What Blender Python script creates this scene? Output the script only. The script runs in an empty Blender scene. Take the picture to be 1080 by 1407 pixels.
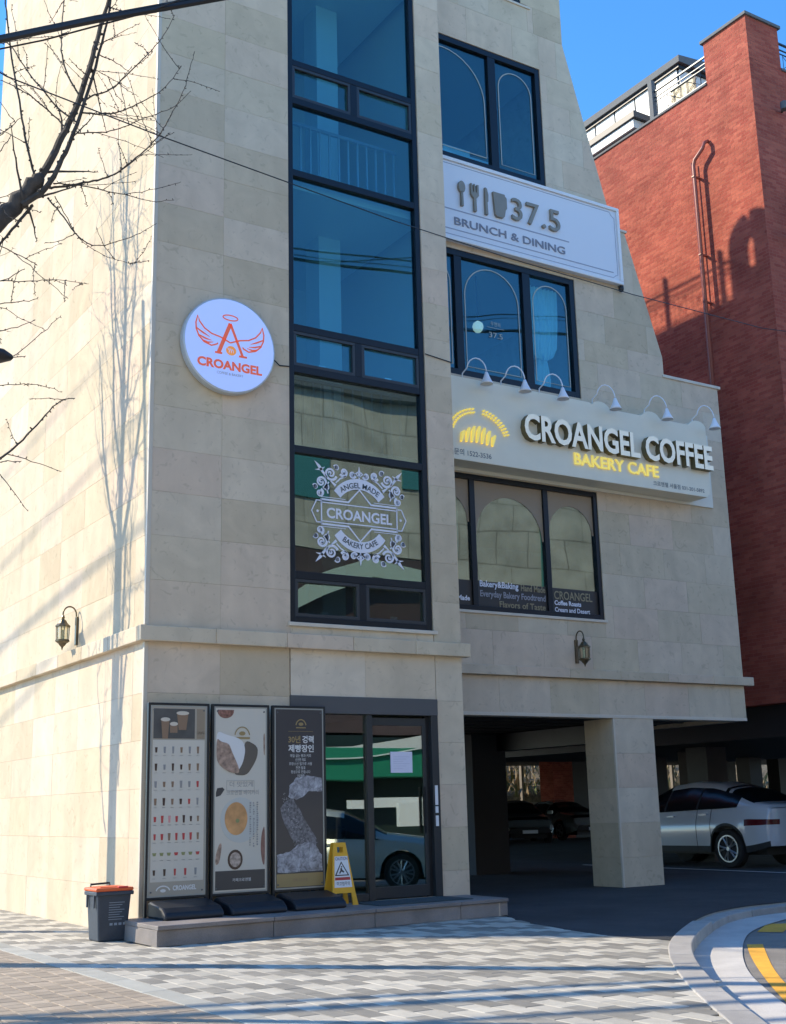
import bpy, bmesh, math, random
from mathutils import Vector, Matrix
random.seed(7)
S = 0.82                     # the layout below is in survey units; everything is scaled to metres at the very end
sc = bpy.context.scene
# ------------------------------------------------------------------ camera
F, YAW, PIT, ROL = 1696.2, math.radians(57.5007), math.radians(13.4506), math.radians(-1.429)
CAM = Vector((-6.3023, -16.4608, 1.6))
fw = Vector((math.cos(YAW)*math.cos(PIT), math.sin(YAW)*math.cos(PIT), math.sin(PIT)))
rt0 = Vector((math.sin(YAW), -math.cos(YAW), 0)); up0 = rt0.cross(fw)
rt = rt0*math.cos(ROL) + up0*math.sin(ROL); up = -rt0*math.sin(ROL) + up0*math.cos(ROL)
cam_d = bpy.data.cameras.new('camera'); cam = bpy.data.objects.new('camera', cam_d)
sc.collection.objects.link(cam)
M = Matrix((rt, up, -fw)).transposed().to_4x4(); M.translation = CAM*S
cam.matrix_world = M
cam_d.sensor_fit = 'VERTICAL'; cam_d.sensor_height = 24; cam_d.lens = 24*F/1407
cam_d.clip_start = .05; cam_d.clip_end = 2000
sc.camera = cam
# ------------------------------------------------------------------ light
SUN_EL, SUN_AZ = math.radians(35), math.radians(135)       # azimuth ccw from +X: the sun stands behind and left of the building
world = bpy.data.worlds.new('World'); sc.world = world; world.use_nodes = True
nt = world.node_tree; nt.nodes.clear()
wo = nt.nodes.new('ShaderNodeOutputWorld'); bg = nt.nodes.new('ShaderNodeBackground'); sky = nt.nodes.new('ShaderNodeTexSky')
sky.sky_type = 'NISHITA'; sky.sun_disc = False; sky.sun_elevation = SUN_EL; sky.sun_rotation = math.radians(90)-SUN_AZ
sky.altitude = 200; sky.air_density = 1.0; sky.dust_density = 0; sky.ozone_density = 5.5
hs = nt.nodes.new('ShaderNodeHueSaturation'); hs.inputs['Saturation'].default_value = 1.18; nt.links.new(sky.outputs[0], hs.inputs['Color'])
nt.links.new(hs.outputs[0], bg.inputs[0]); bg.inputs[1].default_value = .112
nt.links.new(bg.outputs[0], wo.inputs[0])
sun_d = bpy.data.lights.new('sun', 'SUN'); sun_d.energy = 2.2; sun_d.angle = math.radians(.5); sun_d.color = (1, .86, .64)
sun = bpy.data.objects.new('sun', sun_d); sc.collection.objects.link(sun)
ld = -Vector((math.cos(SUN_AZ)*math.cos(SUN_EL), math.sin(SUN_AZ)*math.cos(SUN_EL), math.sin(SUN_EL)))
sun.rotation_euler = ld.to_track_quat('-Z', 'Y').to_euler(); sun.location = (-20, 20, 30)
sc.view_settings.view_transform = 'Standard'; sc.view_settings.look = 'None'
sc.view_settings.exposure = 1.72; sc.view_settings.gamma = 1
try: sc.view_settings.use_curve_mapping = False
except Exception: pass

# ------------------------------------------------------------------ helpers
col = sc.collection
WL = {}
def wl(o): return WL.get(o.name, Vector((0, 0, 0))) if o else Vector((0, 0, 0))
def tag(o, label=None, cat=None, group=None, kind=None):
    if label: o['label'] = label
    if cat: o['category'] = cat
    if group: o['group'] = group
    if kind: o['kind'] = kind
    return o
def empty(name, loc, label, cat, group=None):
    o = bpy.data.objects.new(name, None); col.objects.link(o); o.location = loc; o.empty_display_size = .2
    WL[o.name] = Vector(loc); return tag(o, label, cat, group)
class MB:
    def __init__(s): s.v = []; s.f = []; s.r = []; s.cur = 0.0
    def add(s, vs, fs, **k):
        n = len(s.v); s.v += [tuple(v) for v in vs]; s.f += [tuple(i+n for i in f) for f in fs]; s.r += [s.cur]*len(fs); return s
    def box(s, x0, x1, y0, y1, z0, z1):
        return s.add([(x0,y0,z0),(x1,y0,z0),(x1,y1,z0),(x0,y1,z0),(x0,y0,z1),(x1,y0,z1),(x1,y1,z1),(x0,y1,z1)],
                     [(3,2,1,0),(4,5,6,7),(0,1,5,4),(1,2,6,5),(2,3,7,6),(3,0,4,7)])
    def prism(s, poly, axis, a, b):
        n = len(poly)
        def P(p, t): return (t,p[0],p[1]) if axis == 0 else ((p[0],t,p[1]) if axis == 1 else (p[0],p[1],t))
        vs = [P(p, a) for p in poly] + [P(p, b) for p in poly]
        fs = [tuple(range(n)), tuple(range(2*n-1, n-1, -1))] + [(i, i+n, (i+1) % n+n, (i+1) % n) for i in range(n)]
        return s.add(vs, fs)
    def tube(s, pts, rad, n=8, cap=True):
        pts = [Vector(p) for p in pts]
        if not hasattr(rad, '__len__'): rad = [rad]*len(pts)
        vs = []; fs = []; prev = None
        for i, p in enumerate(pts):
            t = (pts[min(i+1, len(pts)-1)] - pts[max(i-1, 0)])
            if t.length < 1e-9: t = Vector((0, 0, 1))
            t.normalize()
            a = prev if prev is not None else (Vector((0, 0, 1)) if abs(t.z) < .9 else Vector((1, 0, 0)))
            u = (a - t*a.dot(t))
            if u.length < 1e-5: u = t.orthogonal()
            u.normalize(); prev = u; w = t.cross(u)
            for k in range(n):
                an = 2*math.pi*k/n; vs.append(p + (u*math.cos(an) + w*math.sin(an))*rad[i])
        for i in range(len(pts)-1):
            for k in range(n):
                fs.append((i*n+k, i*n+(k+1) % n, (i+1)*n+(k+1) % n, (i+1)*n+k))
        if cap: fs.append(tuple(range(n-1, -1, -1))); fs.append(tuple((len(pts)-1)*n+k for k in range(n)))
        return s.add(vs, fs)
    def lathe(s, prof, c, n=12, ax=2):
        vs = []; fs = []
        for (r, h) in prof:
            for k in range(n):
                a = 2*math.pi*k/n
                d = (r*math.cos(a), r*math.sin(a))
                vs.append((c[0]+d[0], c[1]+d[1], c[2]+h) if ax == 2 else ((c[0]+d[0], c[1]+h, c[2]+d[1]) if ax == 1 else (c[0]+h, c[1]+d[0], c[2]+d[1])))
        for i in range(len(prof)-1):
            for k in range(n): fs.append((i*n+k, i*n+(k+1) % n, (i+1)*n+(k+1) % n, (i+1)*n+k))
        fs.append(tuple(range(n-1, -1, -1))); fs.append(tuple((len(prof)-1)*n+k for k in range(n)))
        return s.add(vs, fs)
    def ribbon(s, pts, w, y0, th=.004, closed=False):
        # flat band of width w following 2D points (x,z) in a plane facing -Y
        pts = [Vector(p) for p in pts]; n = len(pts); L = []
        for i in range(n):
            a = pts[(i-1) % n] if (closed or i > 0) else pts[i]; b = pts[(i+1) % n] if (closed or i < n-1) else pts[i]
            t = (b-a); t = t.normalized() if t.length > 1e-9 else Vector((1, 0)); nn = Vector((-t.y, t.x))
            ww = w[i] if hasattr(w, '__len__') else w
            L.append((pts[i]+nn*ww/2, pts[i]-nn*ww/2))
        vs = []
        for a, b in L: vs += [(a.x, y0-th, a.y), (b.x, y0-th, b.y), (a.x, y0, a.y), (b.x, y0, b.y)]
        fs = []
        for i in range(n if closed else n-1):
            j = (i+1) % n; i4 = i*4; j4 = j*4
            fs += [(i4, i4+1, j4+1, j4), (i4+2, j4+2, j4+3, i4+3), (i4, j4, j4+2, i4+2), (i4+1, i4+3, j4+3, j4+1)]
        return s.add(vs, fs)
    def mesh(s, name, mat, off=Vector((0, 0, 0)), smooth=False, uv=False, rnd=False, fixn=True):
        me = bpy.data.meshes.new(name)
        me.from_pydata([(v[0]-off.x, v[1]-off.y, v[2]-off.z) for v in s.v], [], s.f)
        if fixn:
            bm = bmesh.new(); bm.from_mesh(me); bmesh.ops.recalc_face_normals(bm, faces=bm.faces); bm.to_mesh(me); bm.free()
        me.materials.append(mat)
        if smooth:
            for p in me.polygons: p.use_smooth = True
        if uv:
            ul = me.uv_layers.new(name='UVMap')
            for p in me.polygons:
                n = p.normal; ax = max(range(3), key=lambda k: abs(n[k]))
                for li in p.loop_indices:
                    c = me.vertices[me.loops[li].vertex_index].co + off
                    ul.data[li].uv = (c.y, c.z) if ax == 0 else ((c.x, c.z) if ax == 1 else (c.x, c.y))
        if rnd:
            at = me.attributes.new('rnd', 'FLOAT', 'FACE')
            for i, p in enumerate(me.polygons): at.data[i].value = s.r[i]
        return me
    def build(s, name, mat, parent=None, smooth=False, bevel=0, uv=False, rnd=False, label=None, cat=None, group=None, kind=None, fixn=True, seg=2):
        xs = [v[0] for v in s.v]; ys = [v[1] for v in s.v]; zs = [v[2] for v in s.v]
        off = Vector(((min(xs)+max(xs))/2, (min(ys)+max(ys))/2, min(zs) if not parent else (min(zs)+max(zs))/2))
        me = s.mesh(name, mat, off, smooth, uv, rnd, fixn)
        o = bpy.data.objects.new(name, me); col.objects.link(o)
        if parent: o.parent = parent
        o.location = off - wl(parent); WL[o.name] = off
        if bevel:
            b = o.modifiers.new('bevel', 'BEVEL'); b.width = bevel; b.segments = seg; b.limit_method = 'ANGLE'; b.angle_limit = math.radians(40)
            b.harden_normals = False
        return tag(o, label, cat, group, kind)

def mat(name, c=(.5,.5,.5), rough=.6, metal=0, var=0, scale=3, bump=0, bscale=30, spec=.5, emit=0, coat=0, rnd=0, var2=0, scale2=40, ecol=None, stain=0, stscale=.7):
    m = bpy.data.materials.new(name); m.use_nodes = True; t = m.node_tree; b = t.nodes['Principled BSDF']
    b.inputs['Base Color'].default_value = (*c, 1); b.inputs['Roughness'].default_value = rough; b.inputs['Metallic'].default_value = metal
    b.inputs['Specular IOR Level'].default_value = spec; b.inputs['Coat Weight'].default_value = coat
    if emit: b.inputs['Emission Color'].default_value = (*(ecol or c), 1); b.inputs['Emission Strength'].default_value = emit
    N = t.nodes; Lk = t.links
    if var or bump or rnd or var2:
        tc = N.new('ShaderNodeTexCoord'); oi = N.new('ShaderNodeObjectInfo')
        mul = N.new('ShaderNodeMath'); mul.operation = 'MULTIPLY'; mul.inputs[1].default_value = 57.0; Lk.new(oi.outputs['Random'], mul.inputs[0])
        ad = N.new('ShaderNodeVectorMath'); Lk.new(tc.outputs['Object'], ad.inputs[0]); Lk.new(mul.outputs[0], ad.inputs[1])
        fac = None
        def noise(sc_, det=5):
            n = N.new('ShaderNodeTexNoise'); n.inputs['Scale'].default_value = sc_; n.inputs['Detail'].default_value = det; Lk.new(ad.outputs[0], n.inputs[0]); return n.outputs[0]
        cur = None
        def madd(src, amt, prev):
            # prev * (1 + (src-.5)*2*amt)
            mr = N.new('ShaderNodeMapRange'); mr.inputs[1].default_value = .25 if src[1] else 0; mr.inputs[2].default_value = .75 if src[1] else 1
            mr.inputs[3].default_value = 1-amt; mr.inputs[4].default_value = 1+amt; Lk.new(src[0], mr.inputs[0])
            if prev is None: return mr.outputs[0]
            q = N.new('ShaderNodeMath'); q.operation = 'MULTIPLY'; Lk.new(prev, q.inputs[0]); Lk.new(mr.outputs[0], q.inputs[1]); return q.outputs[0]
        if var: cur = madd((noise(scale), True), var, cur)
        if var2: cur = madd((noise(scale2, 8), True), var2, cur)
        if rnd:
            at = N.new('ShaderNodeAttribute'); at.attribute_name = 'rnd'
            a2 = N.new('ShaderNodeMath'); a2.operation = 'ADD'; Lk.new(at.outputs['Fac'], a2.inputs[0]); Lk.new(oi.outputs['Random'], a2.inputs[1])
            fr = N.new('ShaderNodeMath'); fr.operation = 'FRACT'; Lk.new(a2.outputs[0], fr.inputs[0])
            cur = madd((fr.outputs[0], False), rnd, cur)
        if stain:
            gp = N.new('ShaderNodeNewGeometry')
            for ss, aa in ((stscale, stain), (stscale*7, stain*.6)):
                n = N.new('ShaderNodeTexNoise'); n.inputs['Scale'].default_value = ss; n.inputs['Detail'].default_value = 8; n.inputs['Roughness'].default_value = .62; Lk.new(gp.outputs['Position'], n.inputs[0]); cur = madd((n.outputs[0], True), aa, cur)
        if cur is not None:
            vm = N.new('ShaderNodeVectorMath'); vm.operation = 'SCALE'; vm.inputs[0].default_value = c; Lk.new(cur, vm.inputs['Scale']); Lk.new(vm.outputs[0], b.inputs['Base Color'])
        if bump:
            bp = N.new('ShaderNodeBump'); bp.inputs['Strength'].default_value = bump; bp.inputs['Distance'].default_value = .02
            Lk.new(noise(bscale, 6), bp.inputs['Height']); Lk.new(bp.outputs[0], b.inputs['Normal'])
    return m

def limestone(name):
    # cream limestone: per-slab tone, soft cloudy veins, pits
    m = bpy.data.materials.new(name); m.use_nodes = True; t = m.node_tree; N = t.nodes; L = t.links; b = N['Principled BSDF']
    tc = N.new('ShaderNodeTexCoord'); oi = N.new('ShaderNodeObjectInfo'); at = N.new('ShaderNodeAttribute'); at.attribute_name = 'rnd'
    a = N.new('ShaderNodeMath'); a.operation = 'ADD'; L.new(oi.outputs['Random'], a.inputs[0]); L.new(at.outputs['Fac'], a.inputs[1])
    fr = N.new('ShaderNodeMath'); fr.operation = 'FRACT'; L.new(a.outputs[0], fr.inputs[0])
    mu = N.new('ShaderNodeMath'); mu.operation = 'MULTIPLY'; mu.inputs[1].default_value = 91; L.new(a.outputs[0], mu.inputs[0])
    av = N.new('ShaderNodeVectorMath'); L.new(tc.outputs['Object'], av.inputs[0]); L.new(mu.outputs[0], av.inputs[1])
    r = N.new('ShaderNodeValToRGB'); e = r.color_ramp.elements
    e[0].position = 0; e[0].color = (0.5532, 0.4587, 0.3239, 1); e[1].position = 1; e[1].color = (0.6664, 0.5775, 0.448, 1)
    for p, c_ in ((.25, (0.6228, 0.5266, 0.386, 1)), (.5, (0.6402, 0.5139, 0.386, 1)), (.62, (0.6402, 0.5436, 0.4109, 1)), (.8, (0.5881, 0.4927, 0.3446, 1))):
        x = r.color_ramp.elements.new(p); x.color = c_
    L.new(fr.outputs[0], r.inputs[0])
    n1 = N.new('ShaderNodeTexNoise'); n1.inputs['Scale'].default_value = 1.7; n1.inputs['Detail'].default_value = 6; n1.inputs['Distortion'].default_value = 1.4; L.new(av.outputs[0], n1.inputs[0])
    mr = N.new('ShaderNodeMapRange'); mr.inputs[1].default_value = .3; mr.inputs[2].default_value = .7; mr.inputs[3].default_value = .92; mr.inputs[4].default_value = 1.06; L.new(n1.outputs[0], mr.inputs[0])
    n2 = N.new('ShaderNodeTexNoise'); n2.inputs['Scale'].default_value = 5; n2.inputs['Detail'].default_value = 8; n2.inputs['Distortion'].default_value = 2.2; L.new(av.outputs[0], n2.inputs[0])
    m2 = N.new('ShaderNodeMapRange'); m2.inputs[1].default_value = .60; m2.inputs[2].default_value = .68; m2.inputs[3].default_value = 1.0; m2.inputs[4].default_value = .86; L.new(n2.outputs[0], m2.inputs[0])
    gp = N.new('ShaderNodeNewGeometry'); mp = N.new('ShaderNodeMapping'); mp.inputs['Scale'].default_value = (1.6, 1.6, .16); L.new(gp.outputs['Position'], mp.inputs[0])
    n4 = N.new('ShaderNodeTexNoise'); n4.inputs['Scale'].default_value = 1.5; n4.inputs['Detail'].default_value = 7; L.new(mp.outputs[0], n4.inputs[0])
    m4 = N.new('ShaderNodeMapRange'); m4.inputs[1].default_value = .35; m4.inputs[2].default_value = .68; m4.inputs[3].default_value = 1.03; m4.inputs[4].default_value = .92; L.new(n4.outputs[0], m4.inputs[0])
    q0 = N.new('ShaderNodeMath'); q0.operation = 'MULTIPLY'; L.new(mr.outputs[0], q0.inputs[0]); L.new(m4.outputs[0], q0.inputs[1])
    q = N.new('ShaderNodeMath'); q.operation = 'MULTIPLY'; L.new(q0.outputs[0], q.inputs[0]); L.new(m2.outputs[0], q.inputs[1])
    vm = N.new('ShaderNodeVectorMath'); vm.operation = 'SCALE'; L.new(r.outputs[0], vm.inputs[0]); L.new(q.outputs[0], vm.inputs['Scale'])
    L.new(vm.outputs[0], b.inputs['Base Color']); b.inputs['Roughness'].default_value = .9; b.inputs['Specular IOR Level'].default_value = .08
    bp = N.new('ShaderNodeBump'); bp.inputs['Strength'].default_value = .12; bp.inputs['Distance'].default_value = .01; L.new(n2.outputs[0], bp.inputs['Height']); L.new(bp.outputs[0], b.inputs['Normal'])
    return m

def brickmat(name, c1, c2, mo, bw=.26, bh=.085, mort=.010, bump=.5):
    m = bpy.data.materials.new(name); m.use_nodes = True; t = m.node_tree; N = t.nodes; L = t.links; b = N['Principled BSDF']
    uv = N.new('ShaderNodeUVMap'); uv.uv_map = 'UVMap'
    bt = N.new('ShaderNodeTexBrick'); L.new(uv.outputs[0], bt.inputs[0]); bt.inputs['Scale'].default_value = 1
    bt.inputs['Brick Width'].default_value = bw; bt.inputs['Row Height'].default_value = bh; bt.inputs['Mortar Size'].default_value = mort; bt.inputs['Mortar Smooth'].default_value = .2
    bt.inputs['Color1'].default_value = (*c1, 1); bt.inputs['Color2'].default_value = (*c2, 1); bt.inputs['Mortar'].default_value = (*mo, 1); bt.inputs['Bias'].default_value = -.1
    n = N.new('ShaderNodeTexNoise'); n.inputs['Scale'].default_value = .9; n.inputs['Detail'].default_value = 7; L.new(uv.outputs[0], n.inputs[0])
    mr = N.new('ShaderNodeMapRange'); mr.inputs[1].default_value = .3; mr.inputs[2].default_value = .7; mr.inputs[3].default_value = .78; mr.inputs[4].default_value = 1.22; L.new(n.outputs[0], mr.inputs[0])
    vm = N.new('ShaderNodeVectorMath'); vm.operation = 'SCALE'; L.new(bt.outputs['Color'], vm.inputs[0]); L.new(mr.outputs[0], vm.inputs['Scale']); L.new(vm.outputs[0], b.inputs['Base Color'])
    b.inputs['Roughness'].default_value = .85; b.inputs['Specular IOR Level'].default_value = .2
    n3 = N.new('ShaderNodeTexNoise'); n3.inputs['Scale'].default_value = 9; L.new(uv.outputs[0], n3.inputs[0])
    ad = N.new('ShaderNodeMath'); ad.operation = 'MULTIPLY_ADD'; ad.inputs[1].default_value = .6; L.new(n3.outputs[0], ad.inputs[0]); iv = N.new('ShaderNodeMath'); iv.operation = 'SUBTRACT'; iv.inputs[0].default_value = 1; L.new(bt.outputs['Fac'], iv.inputs[1]); L.new(iv.outputs[0], ad.inputs[2])
    bp = N.new('ShaderNodeBump'); bp.inputs['Strength'].default_value = bump; bp.inputs['Distance'].default_value = .03; L.new(ad.outputs[0], bp.inputs['Height']); L.new(bp.outputs[0], b.inputs['Normal'])
    return m

def glassmat(name, tint, refl, rcol=(1, 1, 1), wav=.05):
    m = bpy.data.materials.new(name); m.use_nodes = True; t = m.node_tree; N = t.nodes; L = t.links; N.clear()
    o = N.new('ShaderNodeOutputMaterial'); mx = N.new('ShaderNodeMixShader'); tr = N.new('ShaderNodeBsdfTransparent'); gl = N.new('ShaderNodeBsdfGlossy')
    tr.inputs[0].default_value = (*tint, 1); gl.inputs[0].default_value = (*rcol, 1); gl.inputs['Roughness'].default_value = 0
    lw = N.new('ShaderNodeFresnel'); ge = N.new('ShaderNodeNewGeometry'); io = N.new('ShaderNodeMapRange'); io.inputs[3].default_value = 1.5; io.inputs[4].default_value = 1/1.5; L.new(ge.outputs['Backfacing'], io.inputs[0]); L.new(io.outputs[0], lw.inputs[0])
    ad = N.new('ShaderNodeMath'); ad.inputs[1].default_value = refl; ad.use_clamp = True; L.new(lw.outputs[0], ad.inputs[0]); L.new(ad.outputs[0], mx.inputs[0])
    L.new(tr.outputs[0], mx.inputs[1]); L.new(gl.outputs[0], mx.inputs[2]); L.new(mx.outputs[0], o.inputs[0])
    if wav:
        tc = N.new('ShaderNodeTexCoord'); oi = N.new('ShaderNodeObjectInfo'); mu = N.new('ShaderNodeMath'); mu.operation = 'MULTIPLY'; mu.inputs[1].default_value = 33; L.new(oi.outputs['Random'], mu.inputs[0])
        av = N.new('ShaderNodeVectorMath'); L.new(tc.outputs['Object'], av.inputs[0]); L.new(mu.outputs[0], av.inputs[1])
        n = N.new('ShaderNodeTexNoise'); n.inputs['Scale'].default_value = .7; n.inputs['Detail'].default_value = 0; L.new(av.outputs[0], n.inputs[0])
        bp = N.new('ShaderNodeBump'); bp.inputs['Strength'].default_value = 1; bp.inputs['Distance'].default_value = wav; L.new(n.outputs[0], bp.inputs['Height']); L.new(bp.outputs[0], gl.inputs['Normal'])
    return m

def txt(s, size, bold=0, ext=0, bend=None, sx=1.0, align='CENTER', width=None, sp=1.0):
    """flat or extruded lettering as (verts, faces) in x/y; width forces the overall width"""
    cu = bpy.data.curves.new('t', 'FONT'); cu.body = s; cu.size = size; cu.offset = bold; cu.extrude = ext; cu.align_x = 'LEFT'; cu.resolution_u = 3; cu.space_character = sp
    o = bpy.data.objects.new('t', cu); col.objects.link(o)
    me = bpy.data.meshes.new_from_object(o.evaluated_get(bpy.context.evaluated_depsgraph_get()))
    v = [list(q.co) for q in me.vertices]; f = [tuple(p.vertices) for p in me.polygons]
    bpy.data.objects.remove(o); bpy.data.curves.remove(cu); bpy.data.meshes.remove(me)
    if not v: return [], []
    x0 = min(q[0] for q in v); x1 = max(q[0] for q in v)
    k = (width/(x1-x0)) if width else sx
    for q in v:
        q[0] = (q[0]-x0)*k
        if align == 'CENTER': q[0] -= (x1-x0)*k/2
        elif align == 'RIGHT': q[0] -= (x1-x0)*k
    if bend:     # bend = radius; positive arches upward, negative downward
        for q in v:
            r = abs(bend); a = q[0]/r
            if bend > 0: q[0], q[1] = (r+q[1])*math.sin(a), (r+q[1])*math.cos(a)-r
            else: q[0], q[1] = (r-q[1])*math.sin(a), r-(r-q[1])*math.cos(a)
    return v, f
def lettering(name, s, size, x, y, z, m, parent, **k):
    v, f = txt(s, size, **k); mb = MB()
    if not v: return None
    mb.add([(x+a, y-c, z+b) for a, b, c in v], f)
    return mb.build(name, m, parent, fixn=False)
def rounded(p, n=2):
    for _ in range(n):
        o = []
        for a, b in zip(p, p[1:]+p[:1]): o += [(a[0]*.78+b[0]*.22, a[1]*.78+b[1]*.22), (a[0]*.22+b[0]*.78, a[1]*.22+b[1]*.78)]
        p = o
    return p
def flat(name, poly, y, m, parent, th=.003, **k):
    if name in ('print_bowl', 'print_plate', 'print_bread', 'print_stick') and len(poly) < 20: poly = rounded(poly)
    return MB().prism(poly, 1, y-th, y).build(name, m, parent, **k)
def ell(cx, cz, rx, rz, n=24, a0=0, a1=2*math.pi):
    return [(cx+rx*math.cos(a0+(a1-a0)*i/(n if a1-a0 > 6.2 else n-1)), cz+rz*math.sin(a0+(a1-a0)*i/(n if a1-a0 > 6.2 else n-1))) for i in range(n)]

# ------------------------------------------------------------------ materials
LIME = limestone('limestone'); CORE = mat('mortar_backing', (.50, .42, .32), .9)
TRIMS = mat('pale_sill_stone', (.62, .55, .44), .5, var=.08, bump=.1)
FRAME = mat('dark_blue_grey_aluminium', (.010, .014, .020), .38, .4)
FRAME2 = mat('charcoal_aluminium', (.045, .05, .055), .4, .4)
GL_UP = glassmat('tinted_glass_upper', (.60, .84, .90), .035, (.58, .82, .86), .004)
GL_LO = glassmat('tinted_glass_lower', (.48, .58, .56), .10, (.88, 1.0, .95), .006)
GL_DOOR = glassmat('door_glass', (.5, .6, .58), .17, (.9, 1.0, .97), .002)
WHITE = mat('white_paint', (.78, .79, .80), .5, var=.04)
OFFW = mat('white_sign_face', (.72, .74, .78), .35)
VINYL = mat('white_vinyl', (.75, .76, .82), .6)
BLACKP = mat('black_plastic', (.012, .014, .018), .45, var=.2, scale=6)
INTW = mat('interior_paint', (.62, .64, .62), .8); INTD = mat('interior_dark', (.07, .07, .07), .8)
ASPH = mat('asphalt', (.036, .038, .042), .85, var=.25, scale=1.1, bump=.5, bscale=160, var2=.3, scale2=220, stain=.30)
GRAN = mat('granite', (.22, .195, .18), .6, var=.22, scale=2.2, bump=.2, bscale=90, var2=.22, scale2=120, rnd=.08, stain=.14)
PAVW = mat('pale_paver', (.455, .425, .355), .8, var=.10, scale=5, bump=.3, bscale=120, rnd=.10, var2=.1, scale2=120, stain=.14)
PAVG = mat('grey_paver', (.25, .235, .20), .8, var=.12, scale=5, bump=.3, bscale=120, rnd=.16, var2=.1, scale2=120, stain=.14)
PAVB = mat('tan_paver', (.33, .27, .20), .85, var=.14, scale=5, bump=.3, bscale=120, rnd=.18, stain=.14)
JOINT = mat('joint_sand', (.36, .34, .29), .95, var=.2, bump=.3)
CURB = mat('kerb_granite', (.36, .34, .31), .75, var=.15, bump=.3, bscale=100, rnd=.1, var2=.15, scale2=150, stain=.14)
CONC = mat('gutter_concrete', (.52, .50, .465), .85, var=.1, scale=2, bump=.3, bscale=80, var2=.08, scale2=100, stain=.14)
YEL = mat('yellow_road_paint', (.78, .40, .05), .7, var=.12, scale=6, var2=.1, stain=.14)
ROADL = mat('road_asphalt', (.23, .215, .195), .9, var=.15, scale=2, bump=.6, bscale=140, var2=.25, scale2=200, stain=.14)
BRICK = brickmat('red_brick', (.31, .068, .046), (.43, .122, .076), (.38, .13, .09), mort=.007, bump=.9)
METG = mat('grey_coping', (.13, .14, .145), .7, 0, var=.06, spec=.2)
BRONZE = mat('bronze', (.16, .13, .08), .4, .8, var=.2, scale=12)

# ------------------------------------------------------------------ stone cladding generator
def subtract(rects, op):
    out = []
    for (a, b, c, d) in rects:
        (p, q, r, s_) = op
        if p >= b or q <= a or r >= d or s_ <= c: out.append((a, b, c, d)); continue
        if a < p: out.append((a, p, c, d))
        if q < b: out.append((q, b, c, d))
        m0, m1 = max(a, p), min(b, q)
        if c < r: out.append((m0, m1, c, r))
        if s_ < d: out.append((m0, m1, s_, d))
    return out
def proj(P):
    d = Vector(P)-CAM; z = d.dot(fw)
    return (540+F*d.dot(rt)/z, 703.5-F*d.dot(up)/z, z)
PAN = []   # (projected area, plane, quad as (u0,u1top...), ...)
def add_panel(plane, val, u0, u1, z0, z1, u1t=None):
    u1t = u1 if u1t is None else u1t
    if plane == 'Y': pts = [(u0, val, z0), (u1, val, z0), (u1t, val, z1), (u0, val, z1)]
    elif plane == 'X': pts = [(val, u1, z0), (val, u0, z0), (val, u0, z1), (val, u1, z1)]
    pr = [proj(p) for p in pts]
    if min(q[2] for q in pr) < 1: area = 0
    else:
        area = abs(sum(pr[i][0]*pr[(i+1) % 4][1]-pr[(i+1) % 4][0]*pr[i][1] for i in range(4)))/2
        cx = sum(q[0] for q in pr)/4; cy = sum(q[1] for q in pr)/4
        if cx < -40 or cx > 1120 or cy < -40 or cy > 1450: area = 0
    PAN.append((area, plane, val, u0, u1, z0, z1, u1t))
GAP = .002; TH = .04
def panel_verts(plane, val, u0, u1, z0, z1, u1t, cx=0, cz=0, jig=0.0):
    g = GAP/2; c = .0015; o = jig
    A = [(u0+g, z0+g), (u1-g, z0+g), (u1t-g, z1-g), (u0+g, z1-g)]
    B = [(u0+g+c, z0+g+c), (u1-g-c, z0+g+c), (u1t-g-c, z1-g-c), (u0+g+c, z1-g-c)]
    if plane == 'Y':
        vs = [(a, val+TH, b) for a, b in A]+[(a, val+c, b) for a, b in A]+[(a, val-o, b) for a, b in B]
    else:
        vs = [(val+TH, a, b) for a, b in A]+[(val+c, a, b) for a, b in A]+[(val-o, a, b) for a, b in B]
    fs = [(8, 9, 10, 11)]+[(4+i, 4+(i+1) % 4, 8+(i+1) % 4, 8+i) for i in range(4)]+[(i, (i+1) % 4, 4+(i+1) % 4, 4+i) for i in range(4)]
    if plane == 'X': fs = [tuple(reversed(f)) for f in fs]
    return vs, fs

R = 2.0
WIN = {   # openings: plane Y value, x0, x1, z0, z1
 'stair': (0, 2.30, 4.90, 4.36, 20.4), 'door': (0, 2.28, 4.92, .25, 3.26),
 'w1': (R, 7.4, 9.28, 18.72, 19.7), 'w2': (R, 5.9, 9.55, 14.42, 17.25), 'w3': (R, 5.9, 10.17, 9.76, 12.42), 'w4': (R, 5.9, 10.43, 5.14, 7.78)}
def xr(z):
    if z < 10.63: return 14.25
    if z < 11.1: return 12.6
    if z < 13.87: return 12.6-(z-11.1)*(.87/2.77)
    if z < 18.1: return 11.42-(z-13.87)*(1.17/4.23)
    return 10.25
ROW = .655; TOP = 20.6
cafe = empty('cafe_building', (0, 0, 0), 'cream limestone corner building with tall dark glass strip and open parking bay below', 'building')
# left side wall
z = 0.0; rows = []
zs = [0, .62, 1.275, 1.93, 2.585, 3.24, 3.96]
while zs[-1] < TOP-.3: zs.append(4.19 if zs[-1] == 3.96 else zs[-1]+ROW)
zs = zs[:-1] + [TOP]
def zrange():
    for i in range(len(zs)-1):
        if abs(zs[i]-3.96) < 1e-6: continue        # string course band
        yield i, zs[i], zs[i+1]
for i, a, b in zrange():
    y = 0.05; k = 0
    cols = [0.05, .45]; 
    while cols[-1] < 9.9: cols.append(cols[-1]+1.2)
    cols[-1] = 9.9
    for u0, u1 in zip(cols, cols[1:]): add_panel('X', 0.0, u0, u1, a, b)
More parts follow.
